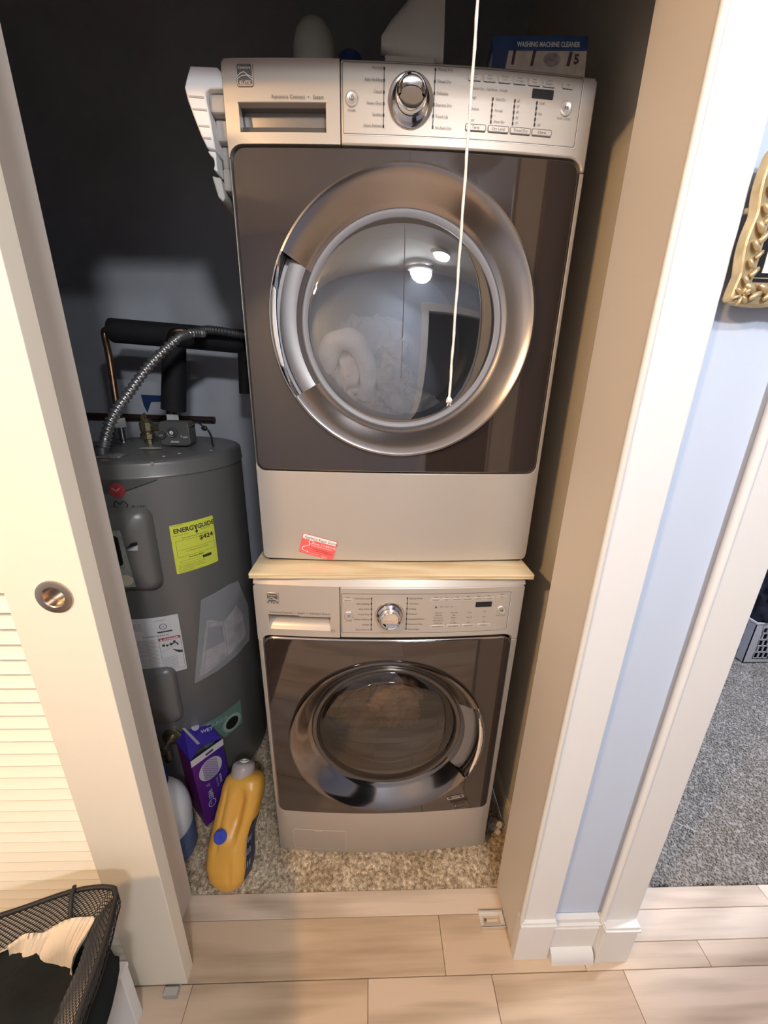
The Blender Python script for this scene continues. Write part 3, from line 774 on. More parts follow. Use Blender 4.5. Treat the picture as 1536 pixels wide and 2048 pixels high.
    if not dry:
        ft = obj('filter_cover', plate([rrect(-.2345, -.0695, .037, .133, .006, 4)], mp, .0012, -.004, xcuts(-.2345, -.0695, 6)), silver, t, smooth=35, bevel=.0008)
        f = Flat(); f.loop(dens(rrect(-.236, -.068, .0355, .1345, .007, 4)), .0013); f.path([(-.166, .133), (-.162, .128), (-.146, .128), (-.142, .133)], .0016); f.put('cover_outline', mp, .0016, light_line, ft)
        f = Flat(); f.poly([(.248, .282), (.298, .290), (.294, .304), (.246, .296)]); ba = f.put('badge', lambda x, z, o: mp(x, z, o), .0100, mat('badge_dark', (.05, .04, .035), .3), door)
        f = Flat(); f.loop([(.249, .284), (.297, .292), (.293, .303), (.247, .295)], .0012); f.loop([(.262, .289), (.284, .2925), (.283, .297), (.261, .2935)], .001); f.put('badge_outline', mp, .0104, light_line, ba)
        f = Flat(); f.loop(rrect(-.0965, -.0875, .8905, .8985, .001, 1), .0005); f.path([(-.095, .893), (-.092, .896), (-.089, .895)], .0006); f.put('small_mark', mp, .0022, ink, dr)
        for sx in (-.28, .28):
            for yy in (.93, 1.5):
                obj('foot', lathe(B(), [(0, -.006), (.022, -.006), (.022, .004), (.012, .008), (.012, .03)], (cx + sx, yy, 0), 'Z', 20), black, t, smooth=40)
    else:
        obj('base', box(B(), cx - hw + .012, cx + hw - .012, y0 + .006, yb - .02, 1.0565, 1.066), dark_gap, t)  # base coloured near black to hold the shadow band under the dryer
    return t, mp, fr
dryer, mpD, frD = appliance('dryer')
washer, mpW, frW = appliance('washer')

# plywood board with plies
pb = thing('plywood_board', 'raw plywood board lying between the washer and the dryer', 'board', (.06, 1.2, 1.043))
bm = B(); vs = []
def ply(z0, z1, ins, m, nm):
    bm = B(); box(bm, -.292 + ins, .408 - ins, .842 + ins, 1.56, z0, z1)
    bmesh.ops.subdivide_edges(bm, edges=[e for e in bm.edges if abs(e.verts[0].co.x - e.verts[1].co.x) > .3], cuts=30)
    for v in bm.verts:
        if v.co.y < .85: v.co.y += .0012 * noise.noise(Vector((v.co.x * 30, z0 * 100, 0))); v.co.z += .0006 * noise.noise(Vector((v.co.x * 14, 3, z0 * 50)))
    obj(nm, bm, m, pb)
ply(1.0433, 1.0462, 0, ply_wood, 'ply'); ply(1.0463, 1.0479, .0015, ply_dark, 'ply'); ply(1.0480, 1.0503, 0, ply_wood, 'ply'); ply(1.0504, 1.0514, .0012, ply_dark, 'ply'); ply(1.0515, 1.0560, 0, ply_wood, 'ply')

# magnet card on the dryer
cu, cv, ca = -.1815, 1.0855, -.255
def cm(u, v, off): 
    x = cu + .091 * u * cos(ca) - .053 * v * sin(ca) * -1 * -1 if False else cu + u * .0895 * cos(ca) + v * .0535 * -sin(ca)
    z = cv + u * .0895 * sin(ca) + v * .0535 * cos(ca)
    return mpD(x, z, off)
card = thing('magnet_card', 'red and white repair service magnet card stuck on dryer front', 'card', tuple(cm(.5, .5, 0)))
def cplate(u0, u1, v0, v1, f_, b_, r, m, nm, par):
    P = rrect(u0, u1, v0, v1, r, 3)
    bm = B(); A = [bm.verts.new(cm(u, v, f_)) for u, v in P]; C_ = [bm.verts.new(cm(u, v, b_)) for u, v in P]
    bm.faces.new(A); bm.faces.new(C_[::-1])
    for i in range(len(A)): bm.faces.new((A[i], A[(i + 1) % len(A)], C_[(i + 1) % len(A)], C_[i]))
    bmesh.ops.recalc_face_normals(bm, faces=bm.faces); return obj(nm, bm, m, par)
cc = cplate(0, 1, 0, 1, .0018, .0008, .05, mat('card_red', (.80, .13, .13), .35), 'card', card)
f = Flat(); f.poly(rrect(.02, .98, .76, .985, .03, 2)); f.put('title_band', cm, .0021, mat('card_white', (.85, .85, .83), .4), card)
f = Flat()
def ctext(F, s, u, v, sz, m=1.):  # card units are squashed: scale so glyphs keep their shape
    k = Flat(); k.text(s, 0, 0, sz)
    mxu = max((w.co.x for w in k.bm.verts), default=1)
    vm = {}
    for w in k.bm.verts: vm[w] = F.bm.verts.new((u + w.co.x * .6 * m, v + w.co.y, 0))
    for fc in k.bm.faces: F.bm.faces.new([vm[w] for w in fc.verts])
    k.bm.free()
ctext(f, 'Appliance Repair Doctor', .07, .80, .185, .85); f.put('title', cm, .0024, ink, card)
f = Flat(); ctext(f, 'Phone: 215-809-6100', .32, .58, .16, .82); ctext(f, 'www.appliancerepairdoctor', .32, .49, .09, 1.)
ctext(f, 'Call Us', .66, .05, .09); f.path([(.28 + .06 * cos(a), .66 + .10 * sin(a)) for a in [pi / 5 * k for k in range(11)]], .02)
f.path([(.26, .56), (.24, .46), (.10, .36), (.07, .26), (.10, .17), (.22, .14)], .022); f.path([(.25, .1), (.55, .1)], .008); f.disc(.24, .14, .02, 10, .03); f.put('white_print', cm, .0024, ink_white, card)
f = Flat(); ctext(f, 'We fix washers dryers', .36, .33, .09, 1.); ctext(f, 'stoves and refrigerators', .45, .25, .085, 1.); f.put('dark_print', cm, .0024, mat('dark_red', (.2, .02, .02), .6), card)

# ------------------------------------------------------------------ laundry inside the drums
fluff = mat('fluffy_towel', (.85, .76, .68), .95, bump=.8, bscale=260, bdist=.004, spec=.1)
taupe = mat('taupe_blanket', (.62, .54, .44), .95, bump=.7, bscale=200, bdist=.004, var=.2, vscale=30, spec=.1)
bm = B()
TP = smoothpath([(-.100, 1.03, 1.44), (-.112, 1.01, 1.50), (-.106, 1.0, 1.555), (-.078, .995, 1.592), (-.042, .995, 1.588), (-.016, 1.0, 1.55), (-.008, 1.01, 1.50), (-.020, 1.02, 1.455)], 7)
tube(bm, TP, [.0185 + .006 * sin(pi * k / (len(TP) - 1)) for k in range(len(TP))], 24)
for v in bm.verts:
    v.co += Vector((noise.noise(v.co * 25), noise.noise(v.co * 25 + Vector((5, 5, 5))), noise.noise(v.co * 25 + Vector((9, 1, 4))))) * .007
    v.co.z = max(v.co.z, 1.422)
tag(obj('towel', bm, fluff, smooth=180, subsurf=1, origin=(-.06, 1.02, 1.42)), 'fluffy cream rolled towel pressed behind the dryer glass', 'towel')
bm = B(); blob(bm, (-.058, 1.03, 1.505), (.034, .03, .062), .45, 12, 4, 2.)
tag(obj('towel', bm, mat('cream_towel', (.80, .66, .58), .95, bump=.8, bscale=200, bdist=.003), smooth=180, origin=(-.06, 1.03, 1.44)), 'pinkish cream towel bunched inside the rolled one in dryer', 'towel')
bm = B(); blob(bm, (.045, 1.06, 1.475), (.062, .055, .085), .42, 5, 5, 5.); blob(bm, (.085, 1.07, 1.445), (.07, .06, .05), .35, 5, 4, 8.)
tag(obj('blanket', bm, taupe, smooth=180, origin=(.06, 1.06, 1.4)), 'taupe blanket bunched at the bottom of the dryer drum', 'blanket')
bm = B(); blob(bm, (-.01, 1.20, 1.56), (.11, .06, .10), .45, 4, 5, 21.)
tag(obj('towel', bm, mat('grey_towel', (.55, .50, .47), .95, bump=.6, bscale=150), smooth=180, origin=(-.01, 1.2, 1.45)), 'greyish towel heaped at the back of the dryer drum', 'towel')
bm = B(); blob(bm, (.09, 1.05, .46), (.080, .06, .075), .45, 5, 5, 3.)
tag(obj('clothes', bm, mat('brown_clothes', (.62, .46, .34), .9, var=.3, vscale=20, bump=.3), smooth=180, origin=(.1, 1.05, .37)), 'tan crumpled clothes behind the washer glass', 'clothes')
bm = B(); blob(bm, (-.02, 1.09, .40), (.10, .07, .06), .4, 4.5, 5, 11.)
tag(obj('clothes', bm, mat('grey_clothes', (.34, .26, .21), .9, var=.3, vscale=20, bump=.3), smooth=180, origin=(0, 1.1, .33)), 'darker brown clothes lying low left in the washer drum', 'clothes')

# ------------------------------------------------------------------ water heater
HC, HR, HT = Vector((-.725, 1.30, 0)), .275, 1.285
def mh(s, z, off):      # s: arc length measured from the front-facing angle -90deg, positive to the right
    a = -pi / 2 + s / HR
    return Vector((HC.x + (HR + off) * cos(a), HC.y + (HR + off) * sin(a), z))
def ang(deg): return radians(deg + 90) * HR
CURVED.append(mh)
wh = thing('water_heater', 'tall grey cylindrical water heater in the closet corner', 'water heater', (HC.x, HC.y, 0))
obj('tank', lathe(B(), [(0, .01), (HR - .012, .01), (HR - .006, .02), (HR, .03), (HR, HT - .05)], (HC.x, HC.y, 0), 'Z', 96), heater_m, wh, smooth=40)
obj('top_cap', lathe(B(), [(HR + .002, HT - .050), (HR + .0035, HT - .046), (HR + .002, HT - .042), (HR + .001, HT - .016), (HR - .001, HT - .008), (HR - .008, HT - .003), (HR - .02, HT - .001), (.12, HT + .001), (0, HT + .001)], (HC.x, HC.y, 0), 'Z', 96), heater_m, wh, smooth=40)
for dgx, z in ((-66, HT - .037), (-62, HT - .008)):
    obj('screw', lathe(B(), [(.005, 0), (.004, .003), (0, .004)], mh(ang(dgx), z, .0015), 'Y', 10), mat('screw_light', (.55, .54, .52), .3, .3), wh, smooth=50)
for x, y in ((-.785, 1.085), (-.70, 1.085), (-.57, 1.16), (-.50, 1.22), (-.59, 1.11)):
    obj('screw', lathe(B(), [(.005, .001), (.004, .003), (0, .004)], (x, y, HT), 'Z', 10), MATS['screw_light'], wh, smooth=50)
def hpatch(nm, s0, s1, z0, z1, off, m, par, shear=0., r=.004):
    P = rrect(s0, s1, z0, z1, r, 3)
    def f_(x, z, o): return mh(x, z + (x - s0) * shear, o)
    CURVED.append(f_)
    b = plate([P], f_, off, off - .0008, xcuts(s0, s1, 8)); return obj(nm, b, m, par), f_
# upper access cover: rounded box
def cover(nm, s0, s1, z0, z1, d, r=.03):
    P = rrect(s0, s1, z0, z1, r, 6); P2 = rrect(s0 + d * .6, s1 - d * .6, z0 + d * .6, z1 - d * .6, r * .8, 6)
    bm = B(); G = []
    for Q, off in ((P, -.002), (P, .004), ([((a[0] * 1.0 + b[0] * .0), a[1]) for a, b in zip(P, P2)], d * .45), (P2, d)):
        G.append([bm.verts.new(mh(x, z, off)) for x, z in Q])
    n = len(P)
    for a in range(3):
        for i in range(n): bm.faces.new((G[a][i], G[a][(i + 1) % n], G[a + 1][(i + 1) % n], G[a + 1][i]))
    c = bm.verts.new(mh((s0 + s1) / 2, (z0 + z1) / 2, d + .001))
    for i in range(n): bm.faces.new((G[3][i], G[3][(i + 1) % n], c))
    bmesh.ops.recalc_face_normals(bm, faces=bm.faces)
    return obj(nm, bm, heater_m, wh, smooth=180)
ac = cover('access_cover', ang(-112), ang(-66.5), .905, 1.158, .034)
f = Flat(); f.poly([(ang(-80), 1.052), (ang(-74.5), 1.060), (ang(-74.5), 1.068), (ang(-77), 1.066)]); f.put('cover_slot', mh, .0352, black, ac)
f = Flat(); f.poly([(ang(-80), 1.044), (ang(-75), 1.042), (ang(-74.5), 1.058), (ang(-77), 1.052)]); f.put('slot_insulation', mh, .0352, mat('pale_insulation', (.55, .55, .55), .8), ac)
f = Flat(); f.poly([(ang(-103), 1.105), (ang(-81), 1.105), (ang(-79), .932), (ang(-103), .932)])
il = f.put('instruction_label', mh, .0365, mat('label_greyish', (.42, .46, .42), .5, var=.3, vscale=60), ac)
f = Flat(); f.poly(rrect(ang(-92), ang(-82.5), 1.0, 1.09, .01)); f.put('label_picture', mh, .0372, black, il)
f = Flat(); f.disc(ang(-83), .955, .017, 20); f.put('label_seal', mh, .0372, mat('seal_cream', (.72, .68, .52), .5), il)
cover('access_cover', ang(-110), ang(-69), .40, .62, .022)
# logo band, disc, script
f = Flat(); f.poly([(ang(-95), 1.225), (ang(-61), 1.2475), (ang(-61), 1.232), (ang(-78), 1.205), (ang(-95), 1.195)]); f.put('logo_band', mh, .0012, mat('band_grey', (.20, .20, .20), .3, .6), wh)
f = Flat(); f.line((ang(-80), 1.201), (ang(-61), 1.231), .0018); f.put('logo_line', mh, .0016, black, wh)
f = Flat(); f.disc(ang(-81.5), 1.208, .020, 28); f.put('logo_disc', mh, .0024, mat('disc_red', (.36, .05, .06), .4), wh)
f = Flat(); f.path([(ang(-84), 1.215), (ang(-82), 1.206), (ang(-80), 1.214)], .004); f.put('logo_mark', mh, .0030, mat('disc_pink', (.6, .25, .25), .4), wh)
f = Flat(); f.text('it can', ang(-76), 1.155, .016); f.path([(ang(-85), 1.165), (ang(-83.5), 1.178), (ang(-81.5), 1.168), (ang(-79.5), 1.178), (ang(-77.5), 1.166), (ang(-81), 1.142), (ang(-85), 1.165)], .0022); f.put('lettering', mh, .0014, black, wh)
# yellow energy label
yl = mat('label_yellow', (.80, .86, .10), .45)
s0, s1 = ang(-59), ang(-32.5); lab, mf = hpatch('energy_label', s0, s1, .935, 1.092, .0016, yl, wh, .03)
Wd = s1 - s0
f = Flat(); f.text('ENERGYGUIDE', s0 + .008, 1.0655, .0195, sx=.92, bold=.0006); f.text('$424', s0 + Wd * .60, 1.028, .0195, sx=1.1, bold=.0005)
f.poly([(s0 + Wd * .52, 1.060), (s0 + Wd * .60, 1.060), (s0 + Wd * .56, 1.050)]); f.rect(s0 + Wd * .55, s0 + Wd * .57, 1.058, 1.074)
f.text('Estimated Yearly Energy Cost', s0 + .028, 1.045, .0062); f.loop([(s0 + .010, 1.040), (s1 - .006, 1.040), (s1 - .006, .988), (s0 + .010, .988)], .0006)
f.line((s0 + .014, 1.010), (s1 - .010, 1.010), .0006); f.text('Cost Range of Similar Models', s0 + .035, 1.001, .0055); f.text('First Hour Rating', s0 + .04, .980, .0062, bold=.0002)
f.rect(s0 + Wd * .62, s0 + Wd * .84, .966, .975); f.loop([(s0 + .015, .966), (s0 + .07, .966), (s0 + .07, .974), (s0 + .015, .974)], .0005)
for k, L in enumerate((.9, .84, .88, .5, .8)): f.text('your cost will depend on your rates and use', s0 + .008, .958 - .0055 * k, .0048, sx=L)
f.text('U.S. Government', s0 + .005, 1.0875, .0045); f.text('Water Heater - Electric', s0 + .006, 1.0565, .0045); f.text('Capacity 50 gal', s0 + Wd * .66, 1.0595, .0048)
f.put('lettering', mf, .0019, ink, lab)
# white data / danger label
s0, s1 = ang(-100), ang(-62.3); lab, mf = hpatch('data_label', s0, s1, .594, .803, .0014, mat('label_white', (.72, .72, .74), .45), wh, 0)
xr = s1; f = Flat()
f.text('A M N 50 L', xr - .065, .789, .006); f.ring(xr - .045, .768, .0095, .0018); f.text('UL', xr - .045, .7645, .009, 'CENTER'); f.rect(xr - .063, xr - .022, .747, .752)
f.text('0626090140A0010', xr - .105, .7345, .0085, sx=1.1)
for k in range(22): f.text('WARNING READ ALL INSTRUCTIONS BEFORE USE', xr - .125, .722 - .0052 * k, .0045, sx=.48 + .03 * ((k * 7) % 3))
for k in range(9): f.text('hot water can scald you always feel it first', xr - .061, .652 - .0052 * k, .0045, sx=.52)
f.loop([(xr - .064, .727), (xr - .004, .727), (xr - .004, .604), (xr - .064, .604)], .0007)
for x, z, r in ((-.053, .700, .0045), (-.043, .698, .004), (-.032, .700, .005), (-.022, .708, .004)): f.disc(xr + x, z, r, 10)
f.path([(xr - .032, .700), (xr - .020, .704), (xr - .014, .698), (xr - .014, .692)], .004); f.line((xr - .062, .676), (xr - .006, .700), .0006)
f.poly([(xr - .026, .678), (xr - .004, .670), (xr - .003, .662), (xr - .014, .664), (xr - .024, .672)]); f.line((xr - .03, .680), (xr - .018, .674), .0025)
for k in range(4): f.text('50 gal 240 V', xr - .128, .782 - .007 * k, .005)
f.put('lettering', mf, .0018, ink, lab)
f = Flat(); f.rect(xr - .064, xr - .004, .717, .727, 4); b2 = f.put('danger_band', mf, .0019, mat('band_red', (.45, .04, .04), .5), lab)
f = Flat(); f.text('DANGER', xr - .050, .7188, .0082, sx=1.25, bold=.0003); f.poly([(xr - .060, .7185), (xr - .053, .7185), (xr - .0565, .7255)]); f.put('danger_lettering', mf, .0022, ink_white, lab)
# clear document pouch with papers
pouch = mat('clear_film', (.62, .64, .68), .10, 0, 1., alpha=.26, bump=.6, bscale=28, bdist=.006)
s0 = ang(-58.5); P = [(ang(-59), .525), (ang(-47), .850), (ang(-21), .845), (ang(-8), .51)]
bm = plate([[(ang(-59.5), .530), (ang(-14), .570), (ang(-9.5), .70), (ang(-19), .835), (ang(-27), .842), (ang(-48), .830)]], mh, .006, .0045, xcuts(ang(-59), ang(-9), 10), xcuts(.53, .85, 8))
for v in bm.verts: v.co += (v.co - Vector((HC.x, HC.y, v.co.z))).normalized() * (.004 * noise.noise(v.co * 22) + .002)
pch = obj('document_pouch', bm, pouch, wh, smooth=60); pch['label'] = 'clear plastic document pouch with folded papers'
f = [( -50, .745), (-17, .700), (-15, .600), (-36, .570), (-57, .548)]
bm = plate([[(ang(-56), .545), (ang(-33), .575), (ang(-15.5), .60), (ang(-17), .695), (ang(-22), .745), (ang(-34), .715), (ang(-46), .750)]], mh, .004, .002, xcuts(ang(-56), ang(-15), 8))
pap = obj('papers', bm, mat('paper_pinkish', (.66, .56, .56), .6, var=.4, vscale=26, bump=.4, bscale=20), pch, smooth=60)
f = Flat(); f.loop([(ang(-53), .56), (ang(-35), .575), (ang(-35), .72), (ang(-45), .735)], .002); f.poly([(ang(-50), .64), (ang(-36), .64), (ang(-36), .705), (ang(-46), .722)])
for k in range(9): f.text('installation instructions use and care manual', ang(-33), .69 - .012 * k, .006, sx=.55)
for k in range(5): f.text('warranty and service', ang(-52), .62 - .011 * k, .006, sx=.8)
f.put('paper_print', mh, .0046, mat('print_grey', (.20, .18, .19), .6), pap)
# green label low on the right
f = Flat(); f.poly([(ang(-60), .345), (ang(-60), .235), (ang(-29), .245), (ang(-29), .355)]); gl_ = f.put('warning_label', mh, .0014, mat('label_green', (.14, .24, .20), .5), wh)
f = Flat(); f.text('AREA', ang(-54), .315, .024, sx=1.1); f.ring(ang(-38), .283, .032, .012, 24, rz=.03); f.put('label_lettering', mh, .0018, mat('print_mint', (.33, .42, .38), .6), gl_)
f = Flat(); f.disc(ang(-38), .283, .025, 24); f.put('label_spot', mh, .0021, black, gl_)
# drain valve
dv = obj('drain_valve', lathe(B(), [(.034, -.002), (.034, .003), (.030, .006), (.013, .007), (.013, .020), (.009, .022), (.009, .045), (.014, .046), (.014, .060), (0, .061)], mh(ang(-79), .33, 0), 'Y', 24), brass, wh, smooth=40)
obj('valve_spout', tube(B(), [(mh(ang(-79), .33, .05) + Vector((0, 0, k * -.02))) for k in range(3)], .010, 12), brass, dv, smooth=60)
# nipples and fittings on top
def nip(x, y, nm, m1, zt, rad=.0115):
    o = obj(nm, lathe(B(), [(.020, HT - .002), (.019, HT + .002), (rad, HT + .004), (rad, zt - .022), (rad + .005, zt - .020), (rad + .005, zt)], (x, y, 0), 'Z', 16), m1, wh, smooth=35); return o
n1 = nip(-.858, 1.372, 'pipe_nipple', steel, 1.352)
obj('hex_collar', lathe(B(), [(.012, 1.335), (.0195, 1.335), (.0195, 1.366), (.012, 1.366)], (-.858, 1.372, 0), 'Z', 6), mat('collar_white', (.60, .62, .62), .4), n1)
n2 = nip(-.700, 1.415, 'pipe_nipple', steel, 1.365)
obj('hex_collar', lathe(B(), [(.012, 1.348), (.021, 1.348), (.021, 1.378), (.012, 1.378)], (-.700, 1.415, 0), 'Z', 6), MATS['collar_white'], n2)
rv = obj('relief_valve', lathe(B(), [(.014, HT), (.014, HT + .015), (.024, HT + .018), (.024, HT + .034), (.018, HT + .038), (.022, HT + .045), (.022, HT + .070), (.012, HT + .082), (0, HT + .084)], (-.755, 1.345, 0), 'Z', 10), brass, wh, smooth=25)
obj('valve_lever', box(B(), -.757, -.753, 1.32, 1.35, HT + .080, HT + .098, Matrix.Rotation(.4, 3, 'X')), brass, rv, bevel=.001)
obj('valve_port', tube(B(), [(-.745, 1.345, HT + .056), (-.712, 1.342, HT + .056)], .013, 8), brass, rv)
f = Flat(); f.disc(-.692, 1.232, .034, 28, .020); f.put('oval_sticker', lambda x, y, o: Vector((x, y, HT + .0035)), 0, mat('sticker_cream', (.62, .62, .54), .5), wh)
# control / leak-sensor box
cb = obj('control_box', plate([rrect(-.679, -.583, 1.291, 1.368, .014, 4)], lambda x, z, o: Vector((x, 1.27 - o, z)), 0, -.05), heater_d, wh, smooth=35, bevel=.003)
cb['label'] = 'dark grey control box with white dial print'
obj('dial', lathe(B(), [(.0165, 0), (.016, .005), (.010, .006), (.009, .010), (0, .010)], (-.634, 1.27, 1.334), 'Y', 28), mat('dial_dark', (.07, .07, .07), .35), cb, smooth=35)
obj('dial', lathe(B(), [(.0125, 0), (.012, .008), (0, .010)], (-.668, 1.27, 1.325), 'Y', 24), MATS['dial_dark'], cb, smooth=35)
pcb = lambda x, z, o: Vector((x, 1.27 - o, z))
f = Flat(); f.disc(-.634, 1.334, .0058, 18); f.ring(-.634, 1.334, .012, .0012, 14, a0=pi, a1=1.6 * pi); f.text('°F ppm', -.608, 1.318, .0105, sx=.8); f.rect(-.640, -.614, 1.3035, 1.3055); f.text('Thermostat', -.638, 1.306, .0052); f.text('OFF', -.675, 1.322, .0075); f.put('lettering', pcb, .0106, ink_white, cb)
f = Flat(); f.text('1', -.634, 1.330, .009, 'CENTER'); f.put('dial_mark', pcb, .0110, ink, cb)
for x, z in ((-.672, 1.362), (-.590, 1.362), (-.590, 1.297)): obj('screw', lathe(B(), [(.0025, 0), (.002, .0015), (0, .002)], (x, 1.27, z), 'Y', 8), steel, cb)
obj('sensor_cable', tube(B(), smoothpath([(-.585, 1.29, 1.350), (-.568, 1.30, 1.364), (-.550, 1.30, 1.352), (-.535, 1.302, 1.338), (-.528, 1.305, 1.315), (-.528, 1.306, 1.292), (-.522, 1.308, 1.2875)], 5), .0032, 8), black, wh, smooth=60)
obj('cable_clip', blob(B(), (-.545, 1.30, 1.345), (.010, .006, .008), .2, 5, 2), black, wh, smooth=60)
obj('mastic', blob(B(), (-.755, 1.115, HT - .001), (.048, .034, .006), .5, 9, 4, 4.), mat('mastic', (.26, .25, .25), .5, bump=.6, bscale=80), wh, smooth=180)

# pipes behind the heater
ins = thing('insulated_pipe', 'thick black foam insulated pipe run above the water heater', 'pipe', (-.69, 1.42, 1.38))
obj('foam_sleeve', tube(B(), [(-.855, 1.42, 1.643), (-.65, 1.42, 1.632), (-.42, 1.42, 1.618)], .0375, 20), foam_black, ins, smooth=40)
obj('foam_sleeve', tube(B(), [(-.652, 1.40, 1.600), (-.672, 1.41, 1.50), (-.692, 1.415, 1.393)], [.036, .038, .040], 20), foam_black, ins, smooth=40)
obj('foam_sleeve', tube(B(), [(-.428, 1.42, 1.612), (-.438, 1.42, 1.452)], .022, 16), foam_black, ins, smooth=40)
obj('pipe', tube(B(), [(-.696, 1.415, 1.395), (-.700, 1.415, 1.377)], .011, 12), copper, ins, smooth=40)
obj('elbow', tube(B(), smoothpath([(-.648, 1.375, 1.585), (-.645, 1.365, 1.622), (-.625, 1.360, 1.640), (-.59, 1.375, 1.642)], 5), .0095, 12), mat('dark_copper', (.10, .06, .045), .35, .9), ins, smooth=60)
cpi = tag(obj('copper_pipe', tube(B(), smoothpath([(-.858, 1.372, 1.366), (-.862, 1.38, 1.42), (-.872, 1.405, 1.56), (-.883, 1.42, 1.625), (-.875, 1.42, 1.643), (-.845, 1.42, 1.644)], 6), .0105, 14), copper, smooth=60, origin=(-.86, 1.372, 1.366)), 'bare brown copper pipe rising from the heater to the foam sleeve', 'pipe')
tag(obj('copper_pipe', tube(B(), [(-1.399, 1.686, 1.345), (-.66, 1.686, 1.335)], .013, 12), mat('dark_copper2', (.10, .055, .045), .5, .7), smooth=60, origin=(-1, 1.62, 1.34)), 'dark horizontal copper pipe low along the closet back wall', 'pipe')
# flexible metal conduit: real ribs
path = smoothpath([(-.761, 1.11, 1.284), (-.756, 1.115, 1.311), (-.733, 1.14, 1.386), (-.687, 1.17, 1.460), (-.635, 1.20, 1.533), (-.573, 1.24, 1.602), (-.546, 1.27, 1.624), (-.52, 1.32, 1.632)], 26)
con = thing('flexible_conduit', 'ribbed silver flexible conduit curving up from the heater top', 'conduit', (-.761, 1.11, 1.284))
obj('armour', tube(B(), path, [(.0165 if (k // 2) % 2 else .0125) * (1 - .28 * k / 182) for k in range(len(path))], 14), mat('conduit_steel', (.62, .63, .64), .3, .9), con, smooth=50)
obj('connector', lathe(B(), [(.022, 0), (.022, .006), (.019, .008), (.019, .026), (.016, .028)], (-.761, 1.11, 1.284), 'Z', 16), mat('zinc', (.40, .40, .40), .35, .9), con, smooth=35)
path2 = smoothpath([(-.56, 1.345, 1.634), (-.52, 1.345, 1.644), (-.46, 1.35, 1.640), (-.38, 1.37, 1.628)], 30)
tag(obj('flexible_conduit', tube(B(), path2, [.0135 if (k // 2) % 2 else .0115 for k in range(len(path2))], 12), mat('conduit_dull', (.10, .105, .11), .5, .6), smooth=50, origin=(-.5, 1.35, 1.64)), 'dull grey flexible conduit lying along the black pipe sleeve', 'conduit')
# blue tape on the wall
f = [(-.955, 1.430), (-.853, 1.428), (-.850, 1.405), (-.918, 1.402), (-.941, 1.358), (-.950, 1.385)]
tag(obj('painter_tape', plate([f[::-1]], lambda x, z, o: Vector((x, 1.6985 - o, z)), .001, 0), mat('tape_blue', (.015, .04, .14), .6), origin=(-.9, 1.69, 1.39)), 'dark blue painter tape scrap on the wall left of black pipe', 'tape')
tag(obj('painter_tape', plate([rrect(-.862, -.82, 1.34, 1.396, .004, 2)], lambda x, z, o: Vector((x, 1.6985 - o, z)), .001, 0), mat('tape_blue2', (.012, .02, .06), .6), origin=(-.84, 1.69, 1.37)), 'blackish blue tape patch low beside the vertical black pipe', 'tape')
# vertical pipe in the gap and clamp
tag(obj('drain_pipe', tube(B(), [(-.395, 1.62, 0), (-.395, 1.62, 1.55)], .016, 12), mat('dark_pipe', (.10, .095, .09), .6), smooth=60, origin=(-.395, 1.62, 0)), 'thin dark vertical pipe in the gap behind dryer and heater', 'pipe')

# ------------------------------------------------------------------ things on and beside the dryer
# polystyrene packing corner wedged beside the dryer
fo = thing('foam_packing', 'white moulded polystyrene packing piece wedged left of the dryer', 'packing foam', (-.31, .95, 1.85))
sm = lambda x, z, o: Vector((x, .925 - o, z))
outer = [(-.335, 2.036), (-.282, 2.034), (-.2765, 2.026), (-.2765, 2.004), (-.300, 2.004), (-.3075, 1.998), (-.3085, 1.985), (-.3045, 1.96), (-.300, 1.935), (-.299, 1.915), (-.308, 1.915), (-.312, 1.915), (-.3165, 1.905), (-.325, 1.935), (-.335, 1.96), (-.345, 1.985), (-.3500, 2.000), (-.3465, 2.012)]
outer = [(-.333, 2.034), (-.284, 2.034), (-.2775, 2.027), (-.2770, 2.004), (-.302, 2.003), (-.3095, 1.998), (-.3095, 1.985), (-.3055, 1.955), (-.3020, 1.9135), (-.3175, 1.9155), (-.326, 1.9345), (-.336, 1.962), (-.3435, 1.985), (-.3470, 2.003), (-.3430, 2.013)]
obj('foam_face', plate([outer[::-1]], sm, 0, -.05), styro, fo, smooth=35, bevel=.0025, bseg=2)
lowb = [(-.3175, 1.9155), (-.3025, 1.913), (-.304, 1.893), (-.3015, 1.872), (-.3095, 1.869), (-.3075, 1.888), (-.3165, 1.893), (-.3205, 1.905)]
lowb = [(-.3185, 1.913), (-.3030, 1.912), (-.3035, 1.892), (-.3030, 1.880), (-.3105, 1.884), (-.3075, 1.892), (-.3080, 1.902), (-.3140, 1.906)]
obj('foam_tail', plate([lowb[::-1]], sm, -.004, -.04), styro, fo, smooth=35, bevel=.002)
shaded_f = mat('styro_recess_shade', (.42, .40, .38), .85, bump=.2, bscale=200)  # same white foam, with the shade of its inner steps put into the colour
for k, (x0_, x1_, z0_, z1_, d0, d1_) in enumerate(((-.309, -.2775, 1.975, 2.003, .012, .06), (-.307, -.2775, 1.94, 1.974, .03, .09), (-.305, -.2785, 1.90, 1.939, .045, .14), (-.303, -.2800, 1.862, 1.899, .035, .16))):
    bm = box(B(), x0_, x1_, .925 + d0, .925 + d1_, z0_, z1_); obj('foam_step', bm, shaded_f, fo, bevel=.004)
for k, (z, w0, w1) in enumerate(((1.990, -.3425, -.3125), (1.972, -.338, -.3095), (1.948, -.330, -.3080), (1.930, -.3235, -.3065))):
    pk = plate([[(w0 + .002, z - .0012), (w1 - .001, z - .0022), (w1 - .001, z + .0008), (w0 + .002, z + .0012)]], sm, .0012, -.001)
    obj('foam_rib', pk, mat('styro_shade', (.45, .45, .46), .85), fo)
